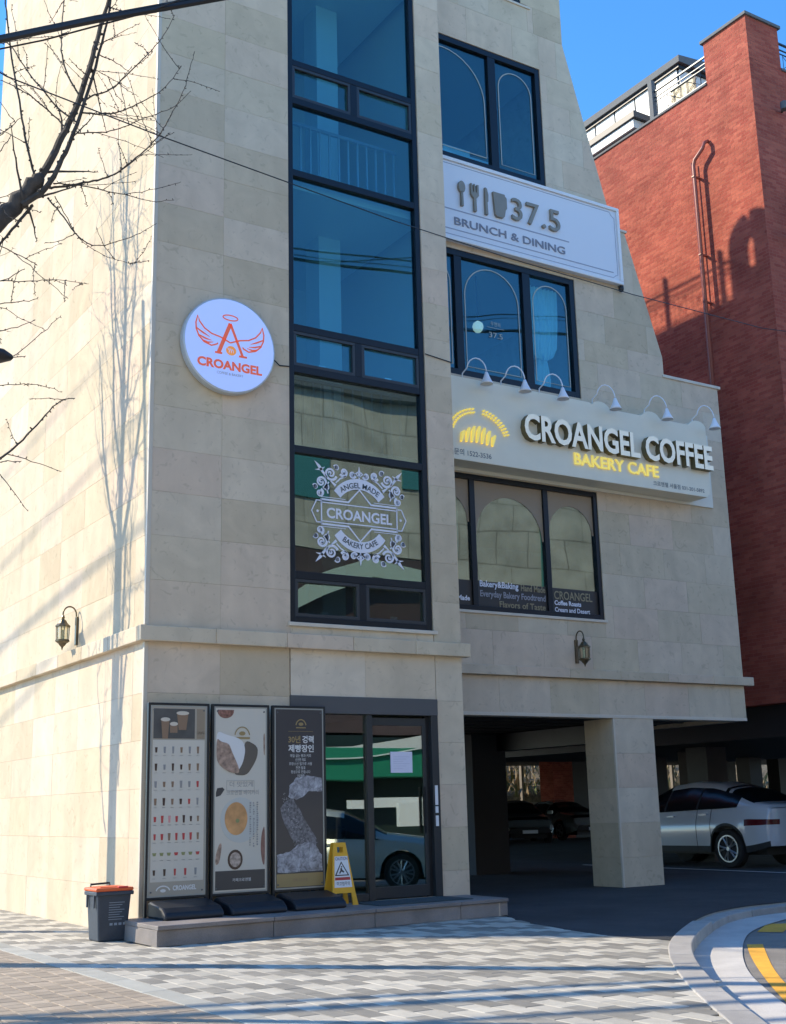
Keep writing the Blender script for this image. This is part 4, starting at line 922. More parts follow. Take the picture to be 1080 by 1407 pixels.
# kerb stones
step_ = 4
i = 0
while i < len(COs)-1:
    j = min(i+step_, len(COs)-1); L_ = sum((Vector(COs[k])-Vector(COs[k+1])).length for k in range(i, j))
    if L_ > 4: j = i+1
    A_ = [Vector(c_) for c_ in COs[i:j+1]]; B_ = [Vector(c_) for c_ in inn[i:j+1]]
    for Q_ in (A_, B_): Q_[0] = Q_[0]+(Q_[1]-Q_[0]).normalized()*.008; Q_[-1] = Q_[-1]+(Q_[-2]-Q_[-1]).normalized()*.008
    strip([tuple(c_) for c_ in A_], [tuple(c_) for c_ in B_], -.139, .012 if COs[i][0] < 7.5 else -.03, 'kerb_stone', CURB, parent=ks, bevel=.012)
    i = j
gi = [(30, -1.9), (14, -2.1), (10.16, -2.7), (9.1, -2.75), (7.82, -3.1), (6.58, -3.85), (5.54, -4.7), (4.84, -5.36), (3.7, -6.52), (2.44, -8.1), (1.61, -9.19), (.2, -11), (-1.4, -13)]
go = [(30, -3.3), (14, -3.0), (10.5, -3.05), (9.15, -3.25), (7.74, -3.83), (6.8, -4.39), (5.92, -5.1), (4.81, -6.1), (3.82, -7.09), (3.01, -8.06), (2.35, -8.9), (1.0, -10.9), (-.6, -12.9)]
gi, go = chaik(gi), chaik(go)
k_ = offs(COs, KW-.03)
def strip2(a, b, z, name, m, **k):
    q = MB()
    for i in range(min(len(a), len(b))-1): q.add([(a[i][0], a[i][1], z), (b[i][0], b[i][1], z), (b[i+1][0], b[i+1][1], z), (a[i+1][0], a[i+1][1], z)], [(0, 1, 2, 3)])
    o = q.build(name, m, fixn=False, **k)
    for p in o.data.polygons:
        if p.normal.z < 0: p.flip()
    return o
strip2(offs(COs, KW-.05), go, -.128, 'gutter', CONC, kind='structure')
yl = chaik([(10.5, -3.75), (8.2, -4.1), (6.9, -4.85)]) ; 
ya = chaik([(5.80, -5.27), (5.03, -6.01), (3.94, -7.14), (2.93, -8.25), (1.6, -9.8), (0, -11.8)]); yb = chaik([(5.96, -5.38), (5.19, -6.12), (4.21, -7.08), (3.28, -8.09), (2.0, -9.7), (.3, -11.9)])
strip2(ya, yb, -.134, 'road_marking', YEL, kind='structure')
MB().add([(7.94, -3.70, -.134), (7.01, -4.35, -.134), (7.20, -4.62, -.134), (8.25, -3.92, -.134)], [(0, 1, 2, 3)]).build('road_marking', YEL, fixn=False, kind='structure')
MB().add([(15.74, 1.5, .008), (15.86, 1.5, .008), (15.96, 9.5, .008), (15.84, 9.5, .008)], [(0, 1, 2, 3)]).build('road_marking', WHITE, fixn=False, kind='structure')
# chequered pavers
poly = [(-1.6, 10), (-.02, 10), (-.02, -.03), (-.30, -.03), (-.30, -1.43), (5.34, -1.12), (5.20, -1.25), (5.0, -1.7)]+drv[2:]+[(p[0]+.03, p[1]) for p in COs[i0:]]+[(-1.6, -15)]
def inside(x, y, P_):
    c_ = False; n = len(P_); j = n-1
    for i in range(n):
        if (P_[i][1] > y) != (P_[j][1] > y) and x < (P_[j][0]-P_[i][0])*(y-P_[i][1])/(P_[j][1]-P_[i][1])+P_[i][0]: c_ = not c_
        j = i
    return c_
pav = []
nx = 0
for i in range(40):
    x = -1.6+i*.205
    for j in range(-40, 30):
        yy = j*.41+(.205 if i % 2 else 0)
        if inside(x+.10, yy+.2, poly) or inside(x+.1, yy+.02, poly) or inside(x+.1, yy+.38, poly):
            ph = (j*2+(i % 2)) + i + 2*((i+(j//3)) // 3 % 2)
            pav.append((x, yy, (ph % 4) < 2 if random.random() > .03 else random.random() < .5))
def parea(cx, cy, w_, h_):
    p = [proj((cx+a, cy+b, 0)) for a, b in ((0, 0), (w_, 0), (w_, h_), (0, h_))]
    if min(q[2] for q in p) < 1: return 0
    mx = sum(q[0] for q in p)/4; my = sum(q[1] for q in p)/4
    if mx < -30 or mx > 1110 or my > 1440 or my < 1100: return 0
    return abs(sum(p[i][0]*p[(i+1) % 4][1]-p[(i+1) % 4][0]*p[i][1] for i in range(4)))/2
def paverbox(w_, h_, g=.004, c=.006):
    A = [(g, g), (w_-g, g), (w_-g, h_-g), (g, h_-g)]; B = [(g+c, g+c), (w_-g-c, g+c), (w_-g-c, h_-g-c), (g+c, h_-g-c)]
    vs = [(a, b, -.012) for a, b in A]+[(a, b, -.004) for a, b in A]+[(a, b, 0) for a, b in B]
    return vs, [(8, 9, 10, 11)]+[(4+i, 4+(i+1) % 4, 8+(i+1) % 4, 8+i) for i in range(4)]+[(i, (i+1) % 4, 4+(i+1) % 4, 4+i) for i in range(4)]
def lay(items, w_, h_, mats, parent, name, lim=299):
    items = sorted(items, key=lambda t: -parea(t[0], t[1], w_, h_)); vs, fs = paverbox(w_, h_)
    mesh_ = {}; rest_ = {}
    for k, (x, y, g_) in enumerate(items):
        if k < lim:
            if g_ not in mesh_: q = MB(); q.add(vs, fs); mesh_[g_] = q.mesh(name, mats[g_], fixn=False)
            o = bpy.data.objects.new(name, mesh_[g_]); col.objects.link(o); o.parent = parent; o.location = Vector((x, y, random.uniform(-.0015, .0015)))-wl(parent)
        else:
            q = rest_.setdefault(g_, MB()); q.cur = random.random(); zz = random.uniform(-.0015, .0015); q.add([(a+x, b+y, c_+zz) for a, b, c_ in vs], fs)
    for g_, q in rest_.items(): q.build(name, mats[g_], parent, rnd=True, kind='stuff', fixn=False)
lay(pav, .205, .41, {True: PAVW, False: PAVG}, bed, 'paver', 298)
y = -15
for k in range(25):
    q = MB(); q.box(-1.86, -1.605, -14+k*1.0+.004, -13+k*1.0-.004, -.013, .002); q.build('border_stone', mat('border_stone', (.36, .355, .31), .8, var=.12, rnd=.1, bump=.3, bscale=100) if k == 0 else bpy.data.materials['border_stone'], bed, bevel=.006)
br = []
for i in range(26):
    for j in range(-80, 20):
        x = -1.865-.21*(i+1); y = j*.105*2+(.105 if i % 2 else 0)
        if -4.6 < x and y < 3 and y > -14: br.append((x, y, True))
vis = [b for b in br if parea(b[0], b[1], .21, .21) > 0]
lay(vis, .21, .21, {True: PAVB}, bed, 'tan_paver', 260)
MB().add([(-30, -14, -.0125), (-1.87, -14, -.0125), (-1.87, 12, -.0125), (-30, 12, -.0125)], [(0, 1, 2, 3)]).build('pavement', mat('tan_joint', (.40, .34, .27), .95, var=.15), fixn=False, kind='structure')

# ------------------------------------------------------------------ red brick neighbour
XB, YC = 16.5, 2.0
bb = empty('brick_building', (XB, YC, 0), 'tall red brick building beyond the cafe with railed roof terrace and white clad penthouse', 'building')
q = MB(); q.box(XB, 34, YC, 18, 3.72, 19.88); q.build('wall', BRICK, bb, uv=True)
q = MB(); q.box(XB-.004, 17.70, YC-.004, 3.44, 19.881, 21.10); q.build('stair_tower', BRICK, bb, uv=True)
MB().box(XB-.06, 17.78, YC-.06, 3.52, 21.101, 21.19).build('coping', METG, bb, bevel=.01)
MB().box(XB-.04, XB+.30, 3.445, 18, 19.882, 19.95).build('coping', METG, bb, bevel=.01); MB().box(17.705, 34, YC-.04, YC+.3, 19.882, 19.95).build('coping', METG, bb, bevel=.01)
RAILM = mat('dark_rail', (.07, .08, .09), .4, .5); CLAD = mat('white_cladding', (.66, .66, .62), .45, var=.06)
def railing(p0, p1, zb, h, name='railing'):
    r_ = MB(); a = Vector(p0); b = Vector(p1); n = max(2, int((b-a).length/.22)); t = (b-a)/n
    for zz, rr_ in ((h, .035), (h-.18, .022), (h-.30, .018), (.12, .02)): r_.tube([(a.x, a.y, zb+zz), (b.x, b.y, zb+zz)], rr_, 6)
    for k in range(n+1):
        p = a+t*k; r_.tube([(p.x, p.y, zb+.12), (p.x, p.y, zb+h-.3)], .010, 4)
        if k % 3 == 1 and k+2 <= n: qd = a+t*(k+2); r_.tube([(p.x, p.y, zb+.15), (qd.x, qd.y, zb+h-.34)], .009, 4); r_.tube([(qd.x, qd.y, zb+.15), (p.x, p.y, zb+h-.34)], .009, 4)
    return r_
railing((XB+.12, 3.5), (XB+.12, 5.45), 19.95, .85).build('railing', RAILM, bb); railing((17.75, YC+.12), (24, YC+.12), 19.95, .85).build('railing', RAILM, bb)
MB().box(XB+.02, XB+.16, 5.42, 5.58, 19.9, 21.15).build('rail_post', METG, bb, bevel=.01)
q = MB(); q.box(XB+.14, XB+.17, 3.95, 4.85, 20.05, 20.55); q.build('mesh_panel', mat('woven_metal', (.33, .30, .22), .6, .3, var=.6, scale=18), bb)
# penthouse with clad panels
PX = XB+.7
MB().box(PX+.03, 30, 5.06, 17, 19.9, 21.60).build('penthouse_wall', mat('penthouse_joint', (.05, .05, .05), .7), bb)
k = 0; yy = 5.07
while yy < 14:
    MB().box(PX, PX+.04, yy+.02, yy+.82, 19.95, 21.50).build('cladding_panel', CLAD, bb, bevel=.006); yy += .86
for k in range(6): MB().box(PX+.05+k*.86, PX+.88+k*.86, 5.02, 5.06, 19.95, 21.50).build('cladding_panel', CLAD, bb, bevel=.006)
q = MB(); q.prism([(PX-.13, 21.60), (PX-.13, 21.80), (PX+1.2, 21.95), (30, 21.95), (30, 21.60)], 1, 4.85, 17.3); q.build('penthouse_roof', METG, bb); MB().box(PX-.06, 30, 4.95, 17.2, 21.501, 21.599).build('eave_underside', BLACKP, bb)
q = MB(); q.box(XB-.10, XB+.65, 6.1, 15, 20.00, 20.26); q.build('canopy_fascia', CLAD, bb, bevel=.01); MB().box(XB-.16, XB+.75, 6.0, 15, 20.27, 20.47).build('canopy_top', mat('dark_flashing', (.06, .065, .07), .5), bb, bevel=.01)
# down pipe
PIPE = mat('red_brown_pipe', (.30, .095, .07), .4)
q = MB(); q.tube([(XB-.02, 3.56, 18.30), (XB-.14, 3.58, 18.24), (XB-.18, 3.62, 18.08), (XB-.20, 3.90, 17.88), (XB-.20, 3.96, 17.74), (XB-.20, 3.96, 4.0)], .050, 10); q.build('down_pipe', PIPE, bb, smooth=True)
for zz in (17.4, 15.2, 13.9, 11.6, 9.0, 6.5): MB().box(XB-.27, XB-.01, 3.92, 4.0, zz, zz+.03).build('pipe_bracket', PIPE, bb)
MB().tube([(XB-.12, 4.10, 17.9), (XB-.12, 4.10, 4.0)], .02, 6).build('conduit', PIPE, bb)
for (fx, fz) in ((17.28, 18.60), (17.25, 15.05)):
    fl_ = empty('wall_floodlight', (fx, YC, fz), 'small grey floodlight %s on the shaded brick face' % ('high up' if fz > 17 else 'lower down'), 'floodlight')
    MB().tube([(fx+.25, YC-.02, fz+.03), (fx+.1, YC-.22, fz+.05), (fx, YC-.28, fz)], .03, 8).build('arm', BLACKP, fl_); MB().lathe([(.10, -.12), (.10, .08), (.04, .12)], (fx, YC-.3, fz), 12).build('head', METG, fl_)
# open ground floor of the brick building
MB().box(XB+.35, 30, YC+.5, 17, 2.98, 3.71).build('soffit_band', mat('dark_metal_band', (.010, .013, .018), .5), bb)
q = MB(); q.box(XB+.02, XB+.34, 3.1-1.0, 2.52, 0, 3.715); q.build('column', BRICK, bb, uv=True)
for (cx, cy, w_, d_) in ((19.2, 8, .75, .75), (20.7, 10.2, .32, .4), (23, 14, .6, .6), (27.5, 14, .6, .6), (18.2, 3.2, 1.0, .7)):
    MB().box(cx-w_/2, cx+w_/2, cy-d_/2, cy+d_/2, 0, 2.98).build('column', mat('brown_column', (.05, .04, .035), .8) if w_ < .4 else DCEIL, bb)

# ------------------------------------------------------------------ things on the cafe roof
q = MB(); q.box(10.05, 10.25, R+.3, 16, 19.9, 19.98); q.build('parapet_cap', TRIMS, cafe)
rr_ = railing((10.2, 9.55), (10.2, 15.8), 19.98, 1.05); rr_.build('roof_railing', RAILM, cafe)
for yy in (9.8, 11.75, 14.0): MB().box(10.13, 10.23, yy, yy+.1, 19.98, 21.45).build('rail_post', RAILM, cafe)
q = MB(); yc, zc, r0 = 8.75, 21.3, .78
out = [(yc-r0, 19.9), (yc-r0, zc)]+[(yc-r0*math.cos(math.pi*i/12), zc+r0*math.sin(math.pi*i/12)*1.0) for i in range(1, 12)]+[(yc+r0, zc), (yc+r0, 19.9)]
h_ = [(yc-.02, 20.6), (yc-.02, 21.25), (yc+.12, 21.55), (yc+.26, 21.25), (yc+.26, 20.6)]
def bridge(o_, i_):
    # ring as quads: sample outer at angles matching inner count
    return None
q.prism(out[:8]+[(h_[2][0], h_[2][1]), (h_[1][0], h_[1][1]), (h_[0][0], h_[0][1]), (yc-.02, 19.9)], 0, 10.10, 10.22)
q.prism([(yc-.02, 19.9), (h_[0][0], h_[0][1]), (h_[4][0], h_[4][1]), (h_[3][0], h_[3][1]), (h_[2][0], h_[2][1])]+out[8:], 0, 10.10, 10.22)
q.build('arched_chimney', LIME, cafe)

# ------------------------------------------------------------------ overhead cables
CAB = mat('cable_rubber', (.015, .015, .017), .5)
def cable(pts, r_, label, sag=.0, group='overhead cables'):
    P_ = [Vector(p) for p in pts]; o = []
    for a, b in zip(P_, P_[1:]):
        n = 8
        for i in range(n): t = i/n; p = a.lerp(b, t); p.z -= sag*4*t*(1-t); o.append(p)
    o.append(P_[-1])
    q = MB(); q.tube(o, r_, 6); return q.build('overhead_cable', CAB, label=label, cat='cable', group=group)
cable([(-6.2, -.6, 10.3), (-3.44, -2.0, 11.02), (-2.0, -3.0, 11.33), (-.84, -3.5, 11.70), (.27, -4.0, 12.05), (9, -8, 14.9), (40, -22.2, 25)], .042, 'thickest black cable crossing the top left corner of the picture')
cable([(-6.2, -.55, 10.42), (-3.44, -1.96, 11.09), (-2.0, -2.96, 11.40), (-.84, -3.46, 11.78), (.27, -3.96, 12.14), (9, -7.9, 15.2), (40, -22, 26)], .022, 'thin cable running right along the top of the thickest black cable')
cable([(-6, -.4, 10.45), (-3.4, -1.8, 11.02), (-2.5, -2.52, 11.16), (-1.42, -3.24, 11.50), (-.98, -3.6, 11.68), (6, -7, 14.2), (38, -22.6, 25.7)], .012, 'thin separate cable just below the thickest black cable')
cable([(-6.5, -5.0, 9.9), (-3.04, -3.0, 10.2), (-.71, -1.91, 10.66), (3.8, -.82, 10.98), (7.07, .27, 11.5), (10.69, .81, 11.74), (15.79, 1.85, 12.36), (18, 1.9, 12.6)], .010, 'long thin wire crossing the whole facade down to the brick building')
cable([(1.93, -.1, 8.50), (2.12, -.02, 8.42), (2.30, -.01, 8.44)], .010, 'short black wire from the round sign to the dark window', group='sign wires')
cable([(4.9, -.02, 9.12), (5.44, -.02, 9.06), (5.5, .3, 9.04)], .010, 'short wire on the stone strip right of the dark glass', group='sign wires')
t8 = 11.
for (a, b, r_, lb) in (((-4.5, -4.9), (7.5, -9.9), .075, 'first'), ((-4.5, -5.35), (7.5, -10.4), .12, 'second'), ((-4, -6.6), (8, -11.6), .07, 'third'), ((1.8, -2.15), (9.0, -8.6), .05, 'fourth')):
    cable([(a[0]-t8, a[1]+t8, t8*.99+.3), (((a[0]+b[0])/2)-t8, ((a[1]+b[1])/2)+t8, t8*.99), (b[0]-t8, b[1]+t8, t8*.99+.3)], r_, '%s overhead street cable outside the picture that shades the paving' % lb, group='street cables outside the picture')
for k, (a, b, r_, lb) in enumerate((((7.4, 3.3), (.3, 4.95), .03, 'lowest'), ((7.6, 4.7), (-.5, 5.75), .045, 'second lowest'), ((8, 6.3), (-.5, 7.5), .025, 'second highest'), ((8, 8.2), (-1, 9.2), .02, 'highest'))):
    d_ = 12; cable([(-d_, a[0]+d_+2*(a[0]-b[0])/3, a[1]+d_*1.0-(b[1]-a[1])*2/3), (-d_, b[0]+d_-1.0, b[1]+d_*1.0)], r_, '%s street cable outside the picture that shades the side wall' % lb, group='street cables outside the picture')
# street lamp head poking in from the left
sl = empty('street_lamp', (-4.7, -4.0, 0), 'dark street lamp head poking in at the left edge of the picture', 'street lamp')
LM = mat('lamp_dark_metal', (.03, .03, .032), .5, .4)
MB().tube([(-4.9, -4, 0), (-4.9, -4, 5.9), (-4.7, -4, 6.2), (-3.8, -4, 6.30)], [.09, .07, .06, .05], 10).build('pole', LM, sl, smooth=True)
q = MB(); q.lathe([(.05, -.62), (.11, -.45), (.14, -.20), (.12, .02), (.05, .12), (.01, .14)], (-3.20, -4.0, 6.30), 14, ax=0); q.build('head', LM, sl, smooth=True)
for o in sl.children:
    if o.name.startswith('head'): o.scale = (1, 1, .6)

# ------------------------------------------------------------------ bare trees
BARK = mat('dark_bark', (.065, .055, .046), .9, var=.4, scale=9, bump=.6, bscale=40)
def smooth_pts(p, n=2):
    p = [Vector(a) for a in p]
    for _ in range(n):
        o = [p[0]]
        for a, b in zip(p, p[1:]): o += [a*.75+b*.25, a*.25+b*.75]
        p = o+[p[-1]]
    return p
tw_rng = random.Random(11)
def branch(mb, pts, r0, r1, spurs=True, sub=0, jag=.012):
    p = smooth_pts(pts, 2); n = len(p)
    for i in range(1, n-1): p[i] = p[i]+Vector([tw_rng.uniform(-jag, jag) for _ in range(3)])
    mb.tube(p, [r0+(r1-r0)*(i/(n-1)) for i in range(n)], 6 if r0 > .02 else 4)
    for i in range(1, n-1):
        rr__ = r0+(r1-r0)*(i/(n-1))
        if spurs and tw_rng.random() < .8:
            d = Vector([tw_rng.uniform(-1, 1) for _ in range(3)]).normalized(); L_ = tw_rng.uniform(.012, .03)+rr__
            mb.tube([p[i], p[i]+d*L_], [rr__*.8+.003, rr__*.5+.003], 4)
        if sub and tw_rng.random() < sub:
            t = (p[i+1]-p[i-1]).normalized(); d = (t*.5+Vector([tw_rng.uniform(-1, 1), tw_rng.uniform(-.6, .6), tw_rng.uniform(-.8, 1)])).normalized(); L_ = tw_rng.uniform(.3, 1.0)
            e = Vector([tw_rng.uniform(-.15, .15) for _ in range(3)])
            branch(mb, [p[i], p[i]+d*L_*.5+e*.3, p[i]+d*L_+e], max(rr__*.45, .006), .003, spurs, 0, jag)
gk = empty('bare_tree', (-4.3, .2, 0), 'leafless dark tree whose limb and knobbly branches cross the upper left side wall', 'tree')
q = MB(); q.tube(smooth_pts([(-4.3, .2, -.1), (-4.28, .15, 1.5), (-4.2, 0, 4), (-4.05, -.3, 6.5), (-3.9, -.5, 8.0), (-3.95, -.6, 11), (-3.9, -.5, 14)]), [.24-.007*i for i in range(len(smooth_pts([(0, 0, 0)]*7)))], 12); q.build('trunk', BARK, gk, smooth=True)
q = MB(); L_ = smooth_pts([(-3.95, -.5, 7.7), (-3.5, -.8, 8.25), (-3.1, -1.1, 8.72), (-2.59, -1.2, 9.23), (-2.35, -1.3, 9.59), (-2.15, -1.4, 9.86)]); n = len(L_)
L_ = [p+Vector([tw_rng.uniform(-.02, .02) for _ in range(3)]) for p in L_]
q.tube(L_, [(.16-.08*i/n)*(1+.18*tw_rng.random()) for i in range(n)], 10); q.build('limb', BARK, gk, smooth=True)
BR = dict(
m1=([(-2.15,-1.4,9.86),(-1.96,-1.5,10.35),(-1.83,-1.6,10.72),(-1.73,-1.7,11.08),(-1.67,-1.8,11.43),(-1.59,-1.9,11.9),(-1.56,-2.0,12.19),(-1.52,-2.1,12.36),(-1.5,-2.2,13.0)],.052,.022),
m1b=([(-2.35,-1.35,9.45),(-2.1,-1.47,9.66),(-2.0,-1.55,9.88),(-1.87,-1.63,10.26),(-1.76,-1.7,10.66),(-1.60,-1.8,11.4),(-1.48,-1.9,12.1),(-1.42,-2,12.8)],.048,.014),
b1=([(-2.23,-1.4,9.89),(-2.35,-1.32,10.44),(-2.41,-1.24,10.89),(-2.56,-1.16,11.78),(-2.63,-1.08,12.37),(-2.66,-1.0,12.87)],.022,.012),
b2=([(-2.0,-1.4,9.76),(-1.79,-1.5,9.8),(-1.59,-1.6,9.86),(-1.36,-1.7,9.93),(-1.19,-1.8,10.04),(-.98,-1.9,10.27),(-.79,-2.0,10.49),(-.7,-2.1,10.68),(-.59,-2.2,10.94),(-.48,-2.3,11.26)],.024,.006),
b3=([(-1.74,-1.7,10.96),(-1.63,-1.8,11.03),(-1.41,-1.9,11.12),(-1.25,-2.0,11.31),(-1.09,-2.1,11.53),(-.97,-2.2,11.69),(-.81,-2.3,11.93),(-.69,-2.4,12.25)],.018,.005),
b4=([(-1.74,-1.7,10.8),(-1.53,-1.82,10.78),(-1.31,-1.93,10.81),(-1.1,-2.05,10.92),(-.89,-2.17,11.06),(-.73,-2.28,11.21),(-.58,-2.4,11.5)],.018,.005),
b5=([(-1.76,-1.7,10.49),(-1.57,-1.82,10.49),(-1.36,-1.93,10.52),(-1.15,-2.05,10.63),(-.87,-2.17,10.79),(-.62,-2.28,10.91),(-.44,-2.4,11.16)],.014,.005),
b6=([(-1.78,-1.7,10.65),(-2.0,-1.58,10.84),(-2.22,-1.46,11.16),(-2.4,-1.34,11.45),(-2.58,-1.22,11.85),(-2.7,-1.1,11.94)],.016,.008),
b7=([(-1.85,-1.6,10.55),(-2.06,-1.45,10.84),(-2.32,-1.3,11.11),(-2.48,-1.15,11.27),(-2.64,-1.0,11.39)],.014,.007),
b8=([(-1.73,-1.7,11.02),(-1.87,-1.6,11.31),(-1.96,-1.5,11.67),(-1.95,-1.4,12.07),(-1.91,-1.3,12.49),(-1.86,-1.2,12.92)],.017,.008),
b9=([(-2.0,-1.5,9.78),(-1.54,-1.5,9.87),(-1.33,-1.62,9.79),(-1.06,-1.75,9.74),(-.75,-1.88,9.66),(-.49,-2.0,9.70)],.014,.004),
b10=([(-2.07,-1.5,9.55),(-1.9,-1.62,9.3),(-1.73,-1.73,8.98),(-1.52,-1.85,8.82),(-1.22,-1.97,8.93),(-1.02,-2.08,9.03),(-.81,-2.2,9.19)],.014,.004),
b11=([(-2.2,-1.3,9.5),(-2.34,-1.3,9.28),(-2.5,-1.23,9.01),(-2.57,-1.17,8.91),(-2.75,-1.1,8.56)],.028,.015),
b12=([(-1.97,-1.5,9.6),(-1.78,-1.56,9.25),(-1.65,-1.62,8.99),(-1.36,-1.68,8.82),(-1.18,-1.74,8.76),(-.95,-1.8,8.74)],.010,.004),
b13=([(-2.9,-1.1,8.3),(-2.55,-1.2,8.39),(-2.21,-1.33,8.39),(-1.97,-1.47,8.43),(-1.5,-1.6,8.41)],.012,.004),
b14=([(-4.05,-.3,5.2),(-3.2,-.9,5.6),(-2.52,-1.2,5.94),(-2.41,-1.3,6.0),(-2.18,-1.4,6.26),(-1.99,-1.5,6.52),(-1.84,-1.6,6.74),(-1.66,-1.7,6.77)],.030,.006),
b15=([(-1.64,-1.8,11.44),(-1.52,-1.9,11.36),(-1.35,-2.0,11.23),(-1.2,-2.1,11.11)],.008,.003),
b16=([(-1.6,-1.8,11.79),(-1.44,-1.9,11.9),(-1.27,-2.0,11.97),(-1.12,-2.1,12.0)],.008,.003),
b17=([(-3.0,-1.2,11.7),(-2.74,-1.3,11.75),(-2.48,-1.4,11.83),(-2.22,-1.5,11.98)],.012,.005))
for k, (p, r0, r1) in BR.items():
    q = MB(); branch(q, p, r0*(.8 if r0 < .04 else 1), r1*.75, True, .20 if k != 'b14' else .1, .007); q.build('branch', BARK, gk)
q = MB()
for (x_, z_, a) in ((-2.62, 8.0, .3), (-2.6, 7.6, .5), (-2.75, 7.25, .2), (-2.7, 6.9, .15), (-2.75, 9.9, 1.2), (-2.7, 10.3, 1.0), (-2.65, 9.5, -.2), (-2.6, 8.9, -.5), (-2.7, 8.2, .7), (-2.75, 5.9, .1)):
    branch(q, [(x_-.6, -1.1, z_-.3), (x_-.1, -1.2, z_), (x_+.28*math.cos(a), -1.3, z_+.28*math.sin(a)), (x_+.55*math.cos(a), -1.35, z_+.55*math.sin(a))], .010, .004, True, .15)
q.build('twigs', BARK, gk, kind='stuff')
# columnar tree outside the frame, whose shadow falls on the side wall
ct = empty('bare_tree', (-2.4, 3.5, 0), 'upright leafless tree left of the picture whose shadow lies on the sunlit side wall', 'tree')
q = MB(); q.tube([(-2.4, 3.5, 0), (-2.4, 3.54, 4.1), (-2.4, 3.58, 7.9)], [.145, .12, .11], 10); q.tube([(-2.4, 3.54, 3.8), (-2.35, 3.28, 5.3), (-2.32, 3.20, 7.9)], [.045, .04, .025], 6); q.build('trunk', BARK, ct, smooth=True)
q = MB(); R2 = random.Random(4)
def up_branch(p0, lean, h, r0, tw=7):
    p0 = Vector(p0)+Vector((1.1, -1.12, -1.08)); pts = [p0]
    for i in range(1, 6): t = i/5; pts.append(p0+Vector((lean[0]*t**.6, lean[1]*t**.6, h*t))+Vector((R2.uniform(-.05, .05), R2.uniform(-.05, .05), 0)))
    branch(q, pts, r0, .006, True, 0, .02)
    for k in range(tw):
        t = R2.uniform(.1, .85); i = int(t*5); b = pts[i].lerp(pts[min(i+1, 5)], t*5-i); a = R2.uniform(0, 6.28); s_ = R2.uniform(.15, .55); hh = R2.uniform(.7, 1.8)
        branch(q, [b, b+Vector((math.cos(a)*s_*.7, math.sin(a)*s_*.7, hh*.35)), b+Vector((math.cos(a)*s_, math.sin(a)*s_, hh))], max(.009, r0*.3), .003, True, .25, .02)
up_branch((-3.5, 4.70, 8.9), (0, .05, 0), 7.0, .09, 16)
up_branch((-3.5, 4.70, 8.9), (.2, 1.0, 0), 3.6, .05, 8); up_branch((-3.5, 4.70, 8.8), (-.2, -1.0, 0), 4.2, .06, 9); up_branch((-3.5, 4.70, 10.2), (.1, .75, 0), 4.6, .045, 9)
up_branch((-3.5, 4.72, 10.4), (.0, -.6, 0), 4.8, .04, 8); up_branch((-3.5, 4.72, 11.4), (.4, .4, 0), 4.2, .035, 8); up_branch((-3.5, 4.68, 8.9), (-.4, .55, 0), 2.0, .04, 4)
up_branch((-3.44, 4.36, 6.0), (.1, -.4, 0), 3.5, .03, 7); up_branch((-3.45, 4.40, 5.4), (-.1, .25, 0), 3.0, .02, 5); up_branch((-3.5, 4.9, 4.8), (.1, .5, 0), 2.6, .02, 3)
q.build('branches', BARK, ct, kind='stuff')

